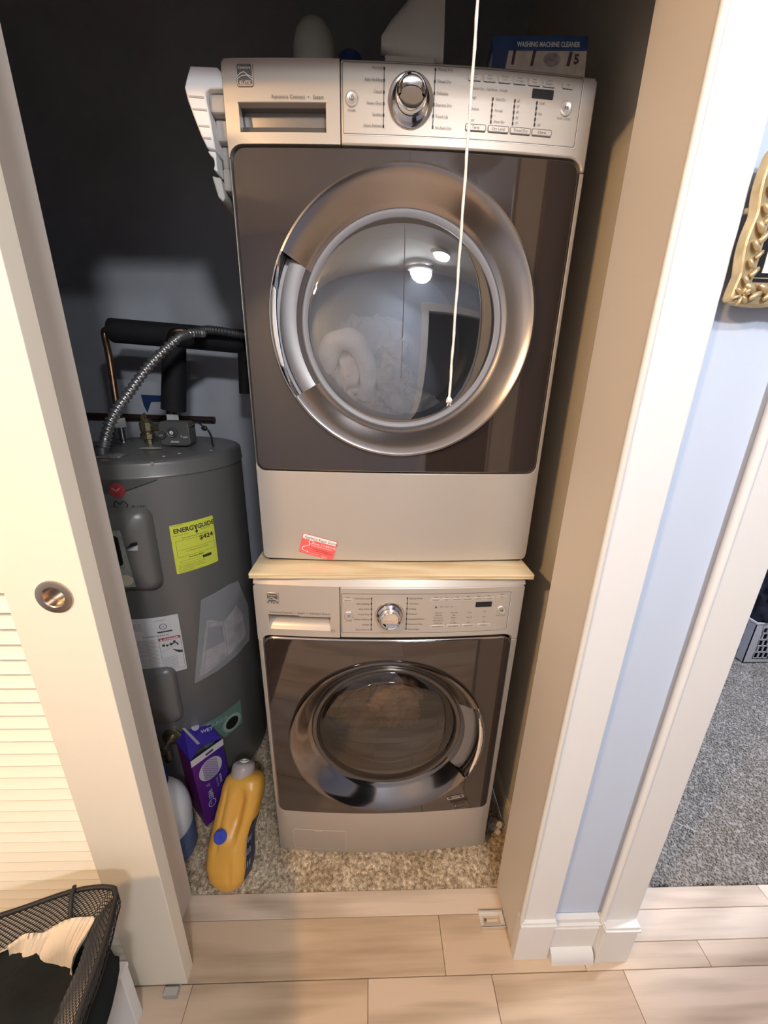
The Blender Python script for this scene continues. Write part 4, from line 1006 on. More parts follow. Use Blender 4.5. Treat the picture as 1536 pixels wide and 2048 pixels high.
bm = plate([[(-.3205, 1.881), (-.3035, 1.878), (-.298, 1.845), (-.303, 1.838), (-.312, 1.846)]], sm, -.02, -.2); obj('foam_foot', bm, mat('styro_dim', (.50, .50, .47), .85, bump=.2), fo, bevel=.003)

# cleaner carton
cl = thing('cleaner_carton', 'blue and beige washing machine cleaner carton on top of dryer', 'carton', (.31, .97, 2.042))
RZ = Matrix.Rotation(-.06, 3, 'Z')
def mc(x, z, o):    # front plane of the carton, local x 0..0.18, z 0..0.09
    p = RZ @ Vector((x, -o, z)); return Vector((.2225, .955, 2.0445)) + p + Vector((0, z * .12, 0))
def cbox(x0, x1, z0, z1, dep, nm, m):
    bm = B(); vs = [bm.verts.new(mc(x, z, o)) for x in (x0, x1) for o in (0, -dep) for z in (z0, z1)]
    for f_ in [(0, 1, 3, 2), (4, 6, 7, 5), (0, 4, 5, 1), (2, 3, 7, 6), (0, 2, 6, 4), (1, 5, 7, 3)]: bm.faces.new([vs[i] for i in f_])
    bmesh.ops.recalc_face_normals(bm, faces=bm.faces); return obj(nm, bm, m, cl, bevel=.001, bseg=1)
cbox(0, .177, 0, .0545, .05, 'carton_body', mat('carton_beige', (.66, .58, .50), .5, var=.2, vscale=40))
cbox(0, .1775, .0550, .077, .05, 'carton_top', mat('carton_blue', (.05, .10, .26), .4, var=.3, vscale=30))
f = Flat(); f.text('WASHING MACHINE CLEANER', .045, .0595, .0108, sx=.78, bold=.0004); f.put('lettering', mc, .0008, mat('print_pale', (.7, .72, .78), .5), cl)
f = Flat(); f.poly([(.036, .032), (.041, .032), (.044, .054), (.039, .054)]); f.poly([(.072, .030), (.077, .030), (.082, .054), (.076, .054)]); f.poly([(.140, .030), (.146, .030), (.150, .052), (.144, .052)]); f.text('5', .153, .034, .020, bold=.0008)
f.put('print', mc, .0008, mat('print_dark', (.10, .07, .08), .5), cl)
f = Flat(); f.disc(.112, .040, .016, 16, .011); f.put('picture', mc, .0007, mat('print_greyish', (.42, .38, .36), .5, var=.4, vscale=90), cl)
f = Flat(); f.poly([(-.0005, .004), (.022, .004), (.030, .054), (-.0005, .054)]); f.put('corner_print', mc, .0007, mat('print_navy', (.06, .08, .18), .4), cl)

# rounded grey bottle / wedge / blue cap on the dryer's top
tag(obj('spray_bottle', lathe(B(), [(0, 2.044), (.040, 2.044), (.043, 2.05), (.043, 2.11), (.0415, 2.135), (.036, 2.155), (.026, 2.169), (.012, 2.176), (0, 2.177)], (-.122, 1.04, 0), 'Z', 32), mat('bottle_greygreen', (.50, .51, .46), .5), smooth=60, origin=(-.122, 1.04, 2.044)), 'round-topped dull grey green bottle on the dryer top', 'bottle')
bm = B()
sect = [(.012, .016, 2.13, 2.148), (.03, .018, 2.124, 2.172), (.06, .022, 2.118, 2.20), (.09, .026, 2.112, 2.235), (.118, .028, 2.108, 2.262), (.130, .026, 2.105, 2.262)]
G = []
for x, w, za, zb in sect:
    zc = (za + zb) / 2; hz = (zb - za) / 2
    G.append([bm.verts.new((x + (.008 * (1 - (sin(a) + 1) / 2)) * (1 if x > .1 else 0), 1.03 + w * (abs(cos(a)) ** .7) * (1 if cos(a) > 0 else -1), zc + hz * (abs(sin(a)) ** .8) * (1 if sin(a) > 0 else -1))) for a in [2 * pi * k / 20 for k in range(20)]])
for a in range(len(G) - 1):
    for k in range(20): bm.faces.new((G[a][k], G[a][(k + 1) % 20], G[a + 1][(k + 1) % 20], G[a + 1][k]))
bm.faces.new(G[0][::-1]); bm.faces.new(G[-1]); 
box(bm, .02, .12, 1.012, 1.05, 2.044, 2.115)
bmesh.ops.recalc_face_normals(bm, faces=bm.faces)
tag(obj('scoop', bm, mat('pale_grey_plastic', (.80, .77, .71), .5), smooth=50, bevel=.006, origin=(.07, 1.03, 2.044)), 'pale grey wedge-shaped scoop with blunt tip on the dryer top', 'scoop')
tag(obj('bottle_cap', lathe(B(), [(0, 2.044), (.024, 2.044), (.025, 2.05), (.024, 2.117), (.021, 2.120), (0, 2.120)], (-.050, 1.03, 0), 'Z', 24), mat('cap_blue_dim', (.02, .035, .12), .4), smooth=40, origin=(-.05, 1.03, 2.044)), 'dark blue cap just showing over the dryer top edge', 'cap')

# ------------------------------------------------------------------ things on the closet floor
# purple pad carton
h = .318
e1 = Vector((.073, .085, 0)).normalized(); e2 = Vector((-.090, .083, 0)).normalized()
o0 = Vector((-.566, .950, 0)); lean = Vector((-.010, -.004, 0))
W1, W2 = .108, .112
def pt(a, b, z): return o0 + e1 * a + e2 * b + lean * (z / h) + Vector((0, 0, z))
pc = thing('wipes_carton', 'purple cardboard carton of wet pads with torn open top', 'carton', tuple(o0 + e1 * .05 + e2 * .05))
bm = B(); vs = [bm.verts.new(pt(a, b, z)) for a in (0, W1) for b in (0, W2) for z in (.002, h)]
for f_ in [(0, 1, 3, 2), (4, 6, 7, 5), (0, 4, 5, 1), (2, 3, 7, 6), (0, 2, 6, 4)]: bm.faces.new([vs[i] for i in f_])
bmesh.ops.recalc_face_normals(bm, faces=bm.faces)
pur = mat('carton_purple', (.13, .015, .22), .4)
nt = pur.node_tree; tcx = nt.nodes.new('ShaderNodeTexCoord'); gx = nt.nodes.new('ShaderNodeSeparateXYZ'); rp = nt.nodes.new('ShaderNodeValToRGB'); mr = nt.nodes.new('ShaderNodeMapRange')
nt.links.new(tcx.outputs['Object'], gx.inputs[0]); nt.links.new(gx.outputs['X'], mr.inputs['Value']); mr.inputs['From Min'].default_value = -.05; mr.inputs['From Max'].default_value = .05
nt.links.new(mr.outputs[0], rp.inputs[0]); rp.color_ramp.elements[0].color = (.20, .02, .17, 1); rp.color_ramp.elements[1].color = (.06, .02, .25, 1)
nt.links.new(rp.outputs[0], nt.nodes['Principled BSDF'].inputs['Base Color'])
cbx = obj('carton_body', bm, pur, pc); sd = cbx.modifiers.new('s', 'SOLIDIFY'); sd.thickness = .001; sd.offset = -1
viol = mat('flap_violet', (.05, .025, .32), .4)
def flap(pts, nm, m, th=.0012):
    bm = B(); A = [bm.verts.new(p) for p in pts]; bm.faces.new(A); o = obj(nm, bm, m, pc); s = o.modifiers.new('s', 'SOLIDIFY'); s.thickness = th; return o
# two flaps rise to a ridge leaning over the opening; pixel outline checked against the photograph
flap([pt(0, 0, h), pt(0, W2, h), pt(.030, W2 - .004, h + .034), pt(.046, .02, h + .012)], 'flap', viol)
fr_ = flap([pt(.046, .024, h + .004), pt(.034, W2 - .012, h + .024), pt(.070, W2 + .012, h + .030), pt(W1, W2 - .02, h + .010), pt(W1, .004, h)], 'flap', viol)
flap([pt(.038, .028, h + .016), pt(.026, W2 - .004, h + .037), pt(.034, W2 - .004, h + .036), pt(.047, .028, h + .013)], 'flap_edge', mat('card_grey', (.45, .44, .45), .7))
# white torn strip
def mcf(u, v, o):   # front face of the carton, u across, v up
    n_ = e1.cross(Vector((0, 0, 1))).normalized()
    if n_.y > 0: n_ = -n_
    return pt(u, 0, v) + n_ * o
bm = B(); A = [bm.verts.new(mcf(u, v, o)) for u, v, o in ((-.002, h - .026, .002), (W1 + .002, h - .026, .002), (W1 + .002, h + .004, .006), (-.002, h + .004, .006))]; bm.faces.new(A)
o = obj('tear_strip', bm, mat('card_white2', (.72, .72, .72), .6), pc); o.modifiers.new('s', 'SOLIDIFY').thickness = .001
f = Flat(); f.poly([(W1 * .42, h - .014), (W1 * .66, h - .012), (W1 * .66, h - .004), (W1 * .42, h - .006)]); f.put('strip_slot', mcf, .0075, mat('slot_dark', (.06, .03, .12), .6), pc)
f = Flat(); f.disc(W1 * .50, h - .085, .040, 32, .044); ov = f.put('pad_picture', mcf, .0012, mat('pad_white', (.62, .62, .64), .5), pc)
f = Flat()
zc = h - .085
for k in range(-9, 10):
    for sgn in (1, -1):
        pts_ = []
        for q_ in range(0, 13):
            u = W1 * .5 + (q_ - 6) * .0042; v = zc + k * .0085 + sgn * (q_ - 6) * .0042
            if ((u - W1 * .5) / .027) ** 2 < 1 and ((u - W1 * .5) / .040) ** 2 + ((v - zc) / .044) ** 2 < .98: pts_.append((u, v))
        if len(pts_) > 1: f.path(pts_, .0019)
f.put('pad_lattice', mcf, .0016, mat('lattice_purple', (.22, .10, .36), .5), ov)
f = Flat(); f.text('JET', .030, h - .140, .015, rot=-pi / 2, sx=.7); f.text('WET', .030, h - .170, .020, rot=-pi / 2, bold=.0008); f.text('REFILL PADS', .064, h - .140, .008, rot=-pi / 2); f.text('MOPPING', .076, h - .135, .009, rot=-pi / 2, bold=.0003)
f.ring(.036, h - .232, .012, .003, 16, rz=.016); f.text('clean', .030, h - .218, .009, rot=-pi / 2)
f.put('lettering', mcf, .0014, mat('print_lilac', (.55, .50, .66), .5), pc)
def mtop(u, v, o): return pt(u, v, h + .016 + .10 * v) + Vector((0, -.0, .004 + o))
f = Flat(); f.text('WET', .062, .048, .018, rot=-pi / 2 + 1.2, bold=.0005); f.disc(.060, .085, .012, 14, .016); f.text('pads', .09, .06, .008, rot=.2); f.put('flap_lettering', mtop, .004, mat('print_lilac2', (.60, .56, .74), .5), pc)

# white bleach-like jug with blue cap
bj = thing('white_jug', 'white plastic jug with blue cap and blue label behind left jamb', 'jug', (-.655, .885, 0))
c0 = (-.655, .885, 0)
obj('body', lathe(B(), [(0, .002), (.070, .002), (.078, .008), (.080, .03), (.080, .125), (.0805, .130), (.080, .135), (.082, .165), (.079, .20), (.070, .235), (.052, .268), (.033, .285), (.026, .292), (.026, .298), (0, .298)], c0, 'Z', 48), mat('jug_white', (.80, .83, .88), .3), bj, smooth=50)
obj('label_wrap', lathe(B(), [(.0812, .012), (.0815, .014), (.0815, .118), (.0812, .120)], c0, 'Z', 48), mat('label_blue', (.16, .22, .42), .45, var=.35, vscale=50, stretch=(1, 1, 3)), bj, smooth=60)
obj('cap', lathe(B(), [(.031, .300), (.033, .303), (.033, .335), (.030, .339), (0, .340)], c0, 'Z', 28), mat('cap_blue', (.02, .05, .30), .35), bj, smooth=40)
obj('handle', tube(B(), smoothpath([(-.640, .828, .262), (-.628, .802, .236), (-.622, .792, .19), (-.630, .803, .150)], 6), .013, 12), MATS['jug_white'], bj, smooth=60)

# yellow detergent jug, leaning back
yj = thing('detergent_jug', 'big yellow detergent jug with blue tap cap leaning by washer', 'detergent jug', (-.43, .86, 0))
A_ = Vector((-.424, .778, -.004)); Bt = Vector((-.412, .962, .252))
ax = (Bt - A_).normalized(); sx_ = Vector((1, -.10, 0)); sx_ = (sx_ - ax * sx_.dot(ax)).normalized(); sy_ = ax.cross(sx_)
if sy_.y > 0: sy_ = -sy_      # sy_ points to the viewer
Lq = (Bt - A_).length
# sections: t, centre shift x, half width, half depth, centre shift depth, corner power
secs = [(.0, .004, .012, .022, .0, 1.8), (.02, .002, .026, .038, 0, 2.0), (.06, .0, .042, .056, 0, 2.4), (.12, -.004, .056, .066, 0, 3.0), (.22, -.008, .064, .070, 0, 3.4), (.35, -.010, .067, .068, 0, 3.4), (.50, -.008, .066, .062, 0, 3.2), (.65, -.004, .066, .058, 0, 3.0), (.78, .002, .066, .055, 0, 3.0), (.88, .004, .066, .052, 0, 3.0), (.95, .005, .060, .046, 0, 2.8), (.985, .006, .050, .038, 0, 2.4), (1.0, .006, .034, .028, 0, 2.0)]
def lerp_secs(t):
    for i in range(len(secs) - 1):
        if secs[i][0] <= t <= secs[i + 1][0]:
            k = (t - secs[i][0]) / (secs[i + 1][0] - secs[i][0]); k = k * k * (3 - 2 * k) if False else k
            return [secs[i][j] + (secs[i + 1][j] - secs[i][j]) * k for j in range(6)]
    return list(secs[-1])
def jp(t, a, grow=0.):
    _, cxs, hw_, hd_, cys, pw = lerp_secs(t)
    ca_, sa_ = cos(a), sin(a)
    u = (abs(ca_) ** (2 / pw)) * (1 if ca_ > 0 else -1); v = (abs(sa_) ** (2 / pw)) * (1 if sa_ > 0 else -1)
    x = u * hw_; y = v * hd_
    # grooves each side of the moulded handle on the viewer's side (a around pi/2), upper half
    if sa_ > 0:
        xc2 = x + .006 + .022 * (t - .5)
        env = max(0, min(1, (t - .28) / .12)) * max(0, min(1, (.93 - t) / .10))
        y -= .007 * env * math.exp(-((xc2 + .024) / .0042) ** 2)
        envr = max(0, min(1, (t - .40) / .22)) * max(0, min(1, (.92 - t) / .14))
        y -= .024 * envr * math.exp(-((xc2 - .024) / .015) ** 2)
        env2 = max(0, min(1, (t - .05) / .1)) * max(0, min(1, (.35 - t) / .1))
        y -= .003 * env2 * math.exp(-((x - .022) / .006) ** 2)
    # slim side taper towards the right at mid height
    if ca_ > 0: x -= .010 * math.exp(-((t - .45) / .16) ** 2) * u
    p = A_ + ax * (t * Lq) + sx_ * (cxs + x + (grow if ca_ > 0 else -grow) * abs(u)) + sy_ * (cys + y + (grow if sa_ > 0 else -grow) * abs(v))
    return p
bm = B(); NT, NA = 60, 72; G = []
for i in range(NT + 1):
    t = i / NT; G.append([bm.verts.new(jp(t, 2 * pi * k / NA)) for k in range(NA)])
for i in range(NT):
    for k in range(NA): bm.faces.new((G[i][k], G[i][(k + 1) % NA], G[i + 1][(k + 1) % NA], G[i + 1][k]))
bm.faces.new(G[0][::-1]); bm.faces.new(G[-1]); bmesh.ops.recalc_face_normals(bm, faces=bm.faces)
for v in bm.verts: v.co.z = max(v.co.z, .0)
obj('body', bm, mat('jug_yellow', (.82, .42, .075), .33, 0, .5), yj, smooth=180)
def jdisc(t, u, r, hgt, nm, m, extra=.0, tz=None):
    # disc sitting on the viewer-facing surface
    best = min((abs(((jp(t, a) - A_).dot(sx_)) - u), a) for a in [pi * k / 60 for k in range(1, 60)])[1]
    p = jp(t, best)
    nrm = (sy_ * 1.0 + ax * -.05).normalized(); q_ = nrm.to_track_quat('Z', 'Y').to_matrix()
    return obj(nm, lathe(B(), [(r + .0015, -.004), (r + .001, .0), (r, hgt * .6), (r - .002, hgt), (r * .35, hgt + .0004), (r * .2, hgt - .001), (0, hgt - .001)], p + nrm * extra, 'Z', 32, tilt=q_), m, yj, smooth=40)
jdisc(.50, -.030, .0190, .006, 'tap_cap', mat('tap_blue', (.06, .09, .55), .35), .005)
# label on the right side
bm = B(); G = []
for i in range(13):
    t = .12 + .48 * i / 12
    G.append([bm.verts.new(jp(t, a, .0015)) for a in [radians(-44 + 64 * k / 10) for k in range(11)]])
for i in range(12):
    for k in range(10): bm.faces.new((G[i][k], G[i][k + 1], G[i + 1][k + 1], G[i + 1][k]))
obj('side_label', bm, mat('label_navy', (.02, .03, .09), .3), yj, smooth=60)
bm = B(); G = []
for i in range(13):
    t = .08 + .54 * i / 12
    G.append([bm.verts.new(jp(t, radians(a), .0022)) for a in (-54, -48, -42)])
for i in range(12):
    for k in range(2): bm.faces.new((G[i][k], G[i][k + 1], G[i + 1][k + 1], G[i + 1][k]))
obj('label_border', bm, mat('label_pale', (.62, .64, .66), .4), yj, smooth=60)
bm = B()
for k, t in enumerate((.22, .32, .42)):
    for j in range(3):
        a = radians(2 + 9 * j); vs = [bm.verts.new(jp(tt, aa, .0024)) for tt, aa in ((t, a), (t + .05, a), (t + .05, a + .09), (t, a + .09))]; bm.faces.new(vs)
obj('label_print', bm, mat('label_grey', (.35, .38, .42), .4), yj)
# measuring cap
q_ = ax.to_track_quat('Z', 'Y').to_matrix()
capm = mat('cap_clear', (.66, .58, .56), .22, 0, .6, alpha=.62)
top = A_ + ax * (Lq - .010) + sx_ * -.004 + sy_ * .006
obj('neck', lathe(B(), [(.024, -.01), (.024, .02), (.021, .022), (0, .022)], top, 'Z', 28, tilt=q_), mat('cap_pinkish', (.70, .50, .42), .4), yj, smooth=40)
obj('measuring_cap', lathe(B(), [(.037, -.006), (.038, 0), (.037, .024), (.034, .034), (.028, .038), (.018, .039), (.0165, .034), (.0165, .026), (.010, .026), (.009, .034), (0, .034)], top, 'Z', 36, tilt=q_), capm, yj, smooth=40)
obj('cap_spout', lathe(B(), [(.012, .038), (.0155, .041), (.0145, .044), (.0085, .044), (.0075, .038)], top, 'Z', 24, tilt=q_), mat('spout_white', (.80, .78, .78), .3), yj, smooth=50)

# scrap of lint at the right of the washer
ls = thing('paper_scrap', 'crumpled grey and white scrap on carpet right of washer', 'scrap', (.455, .925, 0))
obj('lint', blob(B(), (.447, .935, .016), (.018, .018, .014), .5, 12, 4, 6.), mat('lint_grey', (.34, .31, .30), .9, bump=.5), ls, smooth=180)
obj('tissue', blob(blob(B(), (.468, .928, .020), (.011, .010, .013), .55, 14, 3, 9.), (.460, .913, .010), (.009, .008, .009), .5, 14, 3, 12.), mat('tissue_white', (.72, .66, .62), .8), ls, smooth=60)

# ------------------------------------------------------------------ pull cord hanging in the opening
MATS['door_glass'].node_tree.nodes['Principled BSDF'].inputs['Base Color'].default_value = (.032, .022, .019, 1)
pcd = thing('pull_cord', 'thin white braided pull cord hanging in front of the dryer', 'cord', (.0975, .5, 2.44))
pts = [(.0975 + .00025 * sin(k * 1.3), .5 + .00025 * cos(k * 1.9), 2.44 - (2.44 - 1.483) * k / 90) for k in range(91)]
obj('cord', tube(B(), pts, [.00140 + .00035 * (k % 2) for k in range(91)], 8), mat('cord_white', (.75, .73, .68), .7, bump=.6, bscale=900), pcd, smooth=60)
obj('knot', blob(B(), (.0975, .5, 1.480), (.0032, .0032, .0042), .3, 9, 3, 1.), MATS['cord_white'], pcd, smooth=60)
obj('frayed_end', tube(tube(B(), [(.0975, .5, 1.479), (.0955, .499, 1.4735)], .0008, 5), [(.0975, .5, 1.479), (.1, .5, 1.4740)], .0008, 5), MATS['cord_white'], pcd)

# ------------------------------------------------------------------ laundry hamper and its contents
HZ = .56
rim_ctrl = [(-.457, .458), (-.442, .43), (-.428, .385), (-.418, .32), (-.402, .24), (-.395, .10), (-.42, .03), (-.60, .01), (-.82, .03), (-.88, .10), (-.885, .24), (-.870, .33), (-.80, .375), (-.62, .426), (-.525, .456)]
def closed_smooth(ctrl, n):
    m = len(ctrl); out = []
    for i in range(m):
        p0, p1, p2, p3 = (Vector(ctrl[(i + k - 1) % m]) for k in range(4))
        for k in range(n):
            t = k / n; out.append(.5 * ((2 * p1) + (p2 - p0) * t + (2 * p0 - 5 * p1 + 4 * p2 - p3) * t * t + (3 * p1 - p0 - 3 * p2 + p3) * t ** 3))
    return out
RIM = closed_smooth([Vector(p) * 1.068 for p in rim_ctrl], 12)
rc_ = Vector((sum(p.x for p in RIM) / len(RIM), sum(p.y for p in RIM) / len(RIM)))
# evenly spaced resample
def resample(P, step):
    out = []; L = 0; acc = 0; tgt = 0
    Q = P + [P[0]]
    for i in range(len(P)):
        d = (Q[i + 1] - Q[i]).length
        while tgt <= acc + d: out.append(Q[i] + (Q[i + 1] - Q[i]) * ((tgt - acc) / d)); tgt += step
        acc += d
    return out
hp = thing('laundry_hamper', 'black mesh laundry hamper with beige lining at lower left', 'laundry hamper', (rc_.x, rc_.y, 0))
net_m = mat('net_black', (.018, .016, .015), .5)
def net(surf, nu, nv, th, nm, m, closed=True):
    """diamond net of real strands over surf(i/nu, j/nv)"""
    bm = B(); V = {}
    def vert(i, j):
        key = (i % nu if closed else i, j)
        if key not in V: V[key] = bm.verts.new(surf(key[0] / nu, j / nv))
        return V[key]
    for i in range(0, nu):
        for j in range(0, nv + 1):
            if (i + j) % 2: continue
            if j + 2 <= nv and (closed or i + 1 <= nu):
                q_ = [vert(i, j), vert(i + 1, j + 1), vert(i, j + 2), vert(i - 1, j + 1)]
                if not closed and i == 0: continue
                try: bm.faces.new(q_)
                except Exception: pass
    o = obj(nm, bm, m, hp)
    w = o.modifiers.new('w', 'WIREFRAME'); w.thickness = th; w.use_replace = True; w.use_even_offset = False
    return o
RS = resample(RIM, .0046); NU = len(RS) - (len(RS) % 2); RS = RS[:NU]
def rimsurf(u, v):
    p = RS[int(round(u * NU)) % NU]; d = (rc_ - p).normalized()
    z = HZ + .003 - .026 * v ** 1.3; q_ = p + d * (.003 + .042 * v)
    return (q_.x, q_.y, z)
net(rimsurf, NU, 18, .0019, 'rim_net', net_m)
lin = B(); NR = 120; step = NU / NR; G = []
for j in range(3):
    G.append([lin.verts.new(Vector(rimsurf(int(k * step) / NU, j / 2)) + Vector((0, 0, -.004))) for k in range(NR)])
for j in range(2):
    for k in range(NR): lin.faces.new((G[j][k], G[j][(k + 1) % NR], G[j + 1][(k + 1) % NR], G[j + 1][k]))
obj('rim_lining', lin, mat('lining_grey', (.50, .41, .31), .8), hp, smooth=60)
obj('rim_wire', tube(B(), [(p.x, p.y, HZ) for p in RS[::4]], .0045, 8, closed=True), mat('binding_black', (.02, .018, .018), .6), hp, smooth=60)
def side(u, z):     # outer wall: sags out under the rim, then tapers in
    p = RS[int(round(u * NU)) % NU]; d = (rc_ - p).normalized()
    t = (HZ - z) / HZ
    ins = -.004 * math.exp(-((t - .15) / .10) ** 2) + .26 * max(0, t - .06)
    ins += .004 * noise.noise(Vector((p.x * 12, p.y * 12, z * 9)))
    return Vector((p.x + d.x * ins, p.y + d.y * ins, z))
RB = 90
def bodysurf(u, v): return tuple(side(u, HZ - .004 - v * .36))
net(bodysurf, NU, 70, .0012, 'side_net', net_m)
bm = B(); G = []
for j in range(25):
    z = HZ - .006 - (HZ - .008) * j / 24
    G.append([bm.verts.new(side(int(k * step) / NU, z) + (Vector((rc_.x, rc_.y, z)) - side(int(k * step) / NU, z)).normalized() * .005) for k in range(NR)])
for j in range(24):
    for k in range(NR): bm.faces.new((G[j][k], G[j][(k + 1) % NR], G[j + 1][(k + 1) % NR], G[j + 1][k]))
bm.faces.new(G[-1]); bmesh.ops.recalc_face_normals(bm, faces=bm.faces)
obj('bag', bm, mat('bag_grey', (.11, .105, .105), .75, bump=.3, bscale=30), hp, smooth=60)
obj('tie', tube(B(), [(-.564, .492, HZ + .004), (-.557, .475, HZ + .007), (-.549, .457, HZ - .006), (-.545, .449, HZ - .018)], .0038, 8), MATS['binding_black'], hp, smooth=60)
# beige paper liner: crumpled sheet standing along the inner wall
def liner(u0, u1, ztop, zbot, insx, seed, nm, label):
    bm = B(); n = 70; G = []
    for j in range(13):
        v = j / 12; row = []
        for k in range(n + 1):
            u = u0 + (u1 - u0) * k / n; p = RS[int(round((u % 1) * NU)) % NU]; d = (rc_ - p).normalized()
            wv = noise.noise(Vector((k * .045, v * 1.6, seed))) * .022 + .007 * abs(noise.noise(Vector((k * .11, v * 2.4, seed + 5))))
            ins = insx + .05 * v + wv
            z = ztop + .014 * noise.noise(Vector((k * .06, 7, seed))) - (ztop - zbot) * v
            row.append(bm.verts.new((p.x + d.x * ins, p.y + d.y * ins, z)))
        G.append(row)
    for j in range(12):
        for k in range(n): bm.faces.new((G[j][k], G[j][k + 1], G[j + 1][k + 1], G[j + 1][k]))
    o = obj(nm, bm, mat('paper_beige', (.72, .58, .42), .55, bump=.25, bscale=18), smooth=35, origin=(rc_.x, rc_.y, zbot)); o.modifiers.new('s', 'SOLIDIFY').thickness = .001
    return tag(o, label, 'paper bag')
liner(-.085, .028, HZ - .012, .44, .048, 2., 'paper_liner', 'crumpled beige paper liner inside the black hamper')
# black clothes filling
bm = B(); r = bmesh.ops.create_grid(bm, x_segments=90, y_segments=90, size=1.)
for v in r['verts']:
    x, y = v.co.x, v.co.y
    a = math.atan2(y, x); m_ = max(abs(x), abs(y)); 
    # map the square to the rim's outline
    i = min(range(0, NU, 6), key=lambda q: abs(((math.atan2(RS[q].y - rc_.y, RS[q].x - rc_.x) - a + pi) % (2 * pi)) - pi))
    p = RS[i]; k = m_ * .91
    px, py = rc_.x + (p.x - rc_.x) * k, rc_.y + (p.y - rc_.y) * k
    zz = .538 - .018 * m_ ** 3 - .12 * math.exp(-((px + .534) ** 2 + (py - .449) ** 2) / .0022) + .030 * noise.fractal(Vector((px * 7, py * 7, 1)), 1, 2, 4) + .022 * (1 - abs(noise.noise(Vector((px * 9, py * 9, 4)))) * 2)
    v.co = (px, py, zz if m_ < .97 else .38)
tag(obj('clothes', bm, mat('black_cloth', (.012, .014, .013), .85, bump=.4, bscale=40, spec=.2), smooth=180, origin=(rc_.x, rc_.y, .44)), 'black clothes heaped inside the mesh hamper', 'clothes')
# white storage box behind the hamper
sb = thing('storage_box', 'flat white box standing between the hamper and louvered door', 'box', (-.72, .48, 0))
obj('box_body', box(B(), -1.0, -.553, .506, .530, 0, .200), mat('box_white', (.80, .81, .82), .4), sb, bevel=.002)
obj('box_lid', box(B(), -1.002, -.5515, .504, .532, .2005, .214), MATS['box_white'], sb, bevel=.002)

# ------------------------------------------------------------------ gilt picture frame
gold = mat('gilt', (.62, .50, .30), .35, .55, bump=.2, bscale=120, var=.3, vscale=40)
pf = thing('picture_frame', 'ornate gilt picture frame hanging right of the closet casing', 'picture frame', (.60, .60, 1.61))
fx0, fx1, fz0, fz1 = .4990, .695, 1.6155, 1.788; fw = .0185; fy = .579
def barf(pts_):    # scalloped outer outline as plate around a rectangular opening
    return pts_
def scal(a, b, n, amp, nx, nz):
    out = []
    for k in range(n):
        s = k / n; x = a[0] + (b[0] - a[0]) * s; z = a[1] + (b[1] - a[1]) * s
        w = amp * abs(sin(s * pi * 2.5)) ; out.append((x + nx * w, z + nz * w))
    return out
mpf = lambda x, z, o: Vector((x, fy + .02 - o, z))
def bar(p0, p1, q1, q0, n, nx, nz):
    out = scal(p0, p1, n, .0045, nx, nz) + [p1, q1, q0]
    return out
il_, ir_, ib_, it_ = fx0 + fw, fx1 - fw, fz0 + .024, fz1 - .024
loops = [bar((fx0, fz1), (fx0, fz0), (il_, ib_), (il_, it_), 36, -1, 0), bar((fx0, fz0), (fx1, fz0), (ir_, ib_), (il_, ib_), 36, 0, -1), bar((fx1, fz0), (fx1, fz1), (ir_, it_), (ir_, ib_), 36, 1, 0), bar((fx1, fz1), (fx0, fz1), (il_, it_), (ir_, it_), 36, 0, 1)]
for lp_ in loops: obj('frame_bar', plate([lp_], mpf, .016, 0), gold, pf, smooth=35, bevel=.003)
bm = B()
tube(bm, [(il_ - .002, fy + .006, ib_ - .002), (ir_ + .002, fy + .006, ib_ - .002), (ir_ + .002, fy + .006, it_ + .002), (il_ - .002, fy + .006, it_ + .002)], .004, 8, closed=True)
obj('inner_bead', bm, gold, pf, smooth=60)
leaf = None; rnd = random.Random(4)
for (a, b, n) in (((fx0 + .0105, fz0 + .01), (fx0 + .0105, fz1 - .01), 15), ((fx0 + .0105, fz0 + .012), (fx1 - .0105, fz0 + .012), 18), ((fx1 - .0105, fz0 + .01), (fx1 - .0105, fz1 - .01), 15), ((fx0 + .0105, fz1 - .012), (fx1 - .0105, fz1 - .012), 18)):
    for k in range(n):
        s = (k + .5) / n; x = a[0] + (b[0] - a[0]) * s; z = a[1] + (b[1] - a[1]) * s
        if leaf is None:
            bm = B(); blob(bm, ORG[pf.name], (.0034, .0036, .0078), .25, 6, 2, 3.)
            leaf = obj('carved_leaf', bm, gold, pf, smooth=60); o = leaf
        else: o = leaf.copy(); link(o); o.parent = pf
        vert_ = abs(a[0] - b[0]) < .01
        o.location = Vector((x + (.004 * (-1) ** k if vert_ else 0), fy - .0005, z + (0 if vert_ else .004 * (-1) ** k))) - ORG[pf.name]
        o.rotation_euler = (0, (.6 * (-1) ** k) + (0 if vert_ else pi / 2), 0); sc = rnd.uniform(.8, 1.25); o.scale = (sc, sc, sc)
for (x, z) in ((fx0 + .008, fz0 + .008), (fx1 - .008, fz0 + .008), (fx0 + .008, fz1 - .008), (fx1 - .008, fz1 - .008)):
    bm = B()
    for k in range(6):
        a = 2 * pi * k / 6 + .3; bl_ = bmesh.ops.create_icosphere(bm, subdivisions=2, radius=1.)
        for v in bl_['verts']:
            u = v.co.copy(); lx_ = u.x * .0065 + .007; lz_ = u.z * .0025
            v.co = Vector((x + lx_ * cos(a) - lz_ * sin(a), fy + .002 + u.y * .0035, z + lx_ * sin(a) + lz_ * cos(a)))
    obj('corner_rosette', bm, gold, pf, smooth=60)
obj('mat_board', box(B(), il_ - .004, ir_ + .004, fy + .013, fy + .018, ib_ - .004, it_ + .004), mat('mat_black', (.012, .011, .012), .4), pf)
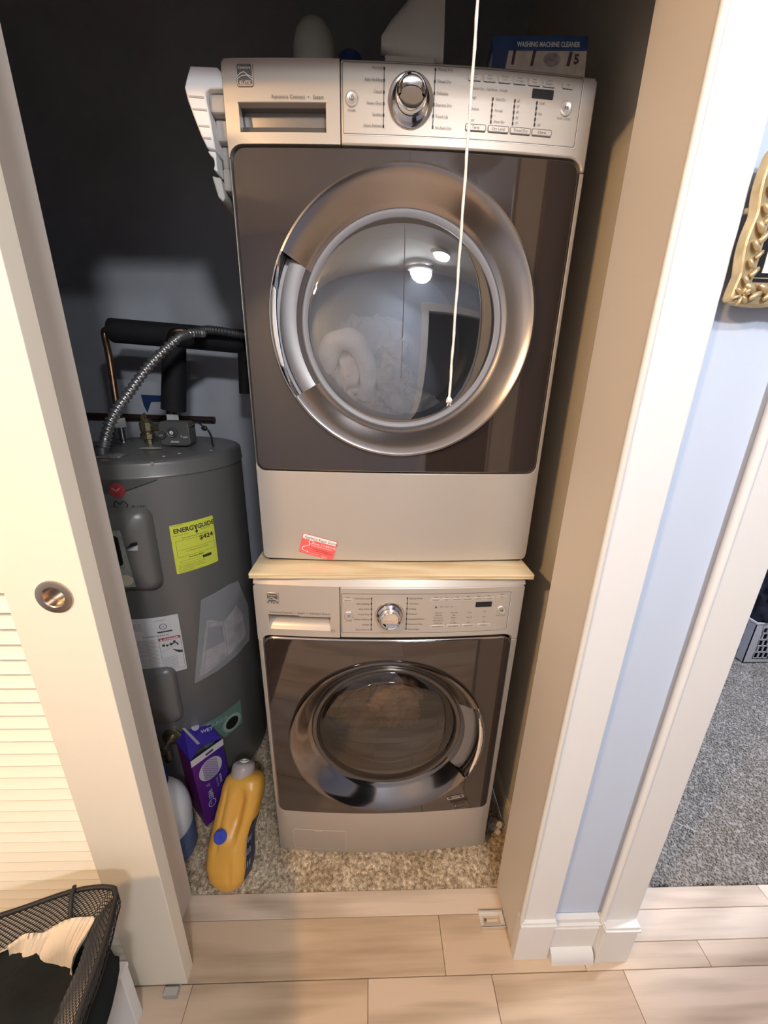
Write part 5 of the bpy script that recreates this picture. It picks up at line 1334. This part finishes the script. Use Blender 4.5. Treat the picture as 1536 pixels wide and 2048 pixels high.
f = Flat(); f.loop([(il_ + .008, ib_ + .008), (ir_ - .008, ib_ + .008), (ir_ - .008, it_ - .008), (il_ + .008, it_ - .008)], .0012); f.put('fillet', lambda x, z, o: Vector((x, fy + .0125 - o, z)), 0, mat('fillet_gold', (.5, .45, .36), .4, .4), pf)
pp_ = obj('print', box(B(), il_ + .018, ir_ - .018, fy + .0118, fy + .0128, ib_ + .014, it_ - .014), mat('print_paper', (.85, .85, .86), .5), pf)
f = Flat(); x = il_ + .040
f.poly([(x, ib_ + .034), (x + .03, ib_ + .034), (x + .035, ib_ + .055), (x + .02, ib_ + .068), (x + .004, ib_ + .05)]); f.put('sketch', lambda x, z, o: Vector((x, fy + .0112 - o, z)), 0, mat('sketch_grey', (.38, .37, .40), .6, var=.5, vscale=120), pf)
obj('hook', tube(B(), [(.515, .600, 1.728), (.500, .612, 1.730)], .004, 8), mat('hook_white', (.7, .7, .7), .5), pf, smooth=60)
obj('backing', box(B(), fx0 + .006, fx1 - .006, .5945, .602, fz0 + .006, fz1 - .006), mat('backing_brown', (.16, .11, .07), .8), pf)

# ------------------------------------------------------------------ laundry basket in the next room
bk = thing('laundry_basket', 'white plastic laundry basket on carpet in the next room', 'laundry basket', (2.40, 2.05, 0))
bwm = mat('basket_white', (.42, .40, .40), .45)
bx0, bx1, by0, by1 = 2.17, 2.485, 1.775, 2.25
def lattice(ax_, n, nm):
    bm = B()
    # a wall with real rectangular holes: strips
    L = (bx1 - bx0) if ax_ == 'x' else (by1 - by0)
    def put(a0, a1, z0, z1, t0, t1):
        lean_ = .03
        if ax_ == 'x': box(bm, bx0 + a0, bx0 + a1, by0 + t0, by0 + t1, z0, z1)
        else: box(bm, bx0 + t0, bx0 + t1, by0 + a0, by0 + a1, z0, z1)
    put(0, L, 0, .03, 0, .004); put(0, L, .235, .26, 0, .004); put(0, .05, .03, .235, 0, .004); put(L - .03, L, .03, .235, 0, .004)
    for k in range(5): put(.05, L - .03, .03 + .0425 * k - .004, .03 + .0425 * k + .004, 0, .004)
    for r_ in range(5):
        kk = 8
        for k in range(kk + 1):
            a = .05 + (L - .08) * k / kk + (.012 if r_ % 2 else 0); put(a - .004, a + .004, .03 + .0425 * r_ if r_ else .03, .03 + .0425 * (r_ + 1) - (0 if r_ < 4 else .008), 0, .004)
    return obj(nm, bm, bwm, bk)
lattice('x', 8, 'side_wall'); lattice('y', 8, 'side_wall')
obj('bottom', box(B(), bx0, bx1, by0, by1, 0, .004), bwm, bk)
obj('rim', tube(B(), [(bx0, by0, .265), (bx1, by0, .265), (bx1, by1, .265), (bx0, by1, .265)], .009, 8, closed=True), bwm, bk)
bm = B(); blob(bm, (2.33, 2.0, .28), (.16, .24, .26), .35, 7, 5, 3.)
tag(obj('clothes', bm, mat('navy_cloth', (.010, .011, .018), .9, spec=.2), smooth=180, origin=(2.33, 2.0, .03)), 'dark navy clothes piled in the white basket', 'clothes')

# ------------------------------------------------------------------ ceiling lamps and added fill fixtures (of the area lights)
def lamp(x, y, r, col, label):
    t = thing('ceiling_lamp', label, 'lamp', (x, y, 2.44))
    obj('mount', lathe(B(), [(r * .5, 2.44), (r * .5, 2.42), (r + .02, 2.415), (r + .02, 2.385), (r, 2.38)], (x, y, 0), 'Z', 32), white_paint, t, smooth=40)
    m = mat('lamp_glow_%s' % col[3], (.9, .9, .9), .4, emis=col[:3], estr=6.)
    obj('diffuser', lathe(B(), [(r, 2.385), (r * .9, 2.375), (0, 2.372)], (x, y, 0), 'Z', 32), m, t, smooth=60)
lamp(-1.20, -.60, .11, (1., .74, .46, 'w'), 'round warm ceiling lamp in the hall left of the opening')
lamp(.50, -.45, .085, (.86, .93, 1., 'c'), 'round cool ceiling lamp in the hall before the closet')
lamp(.38, -1.0, .115, (.93, .95, 1., 'h'), 'added fill fixture at the back of the hall by the doorway')  # made-up fixture for the closet fill light
lamp(2.3, .98, .14, (.95, .96, 1., 'n'), 'added fill fixture in the carpeted next room')  # made-up fixture for the carpet fill light
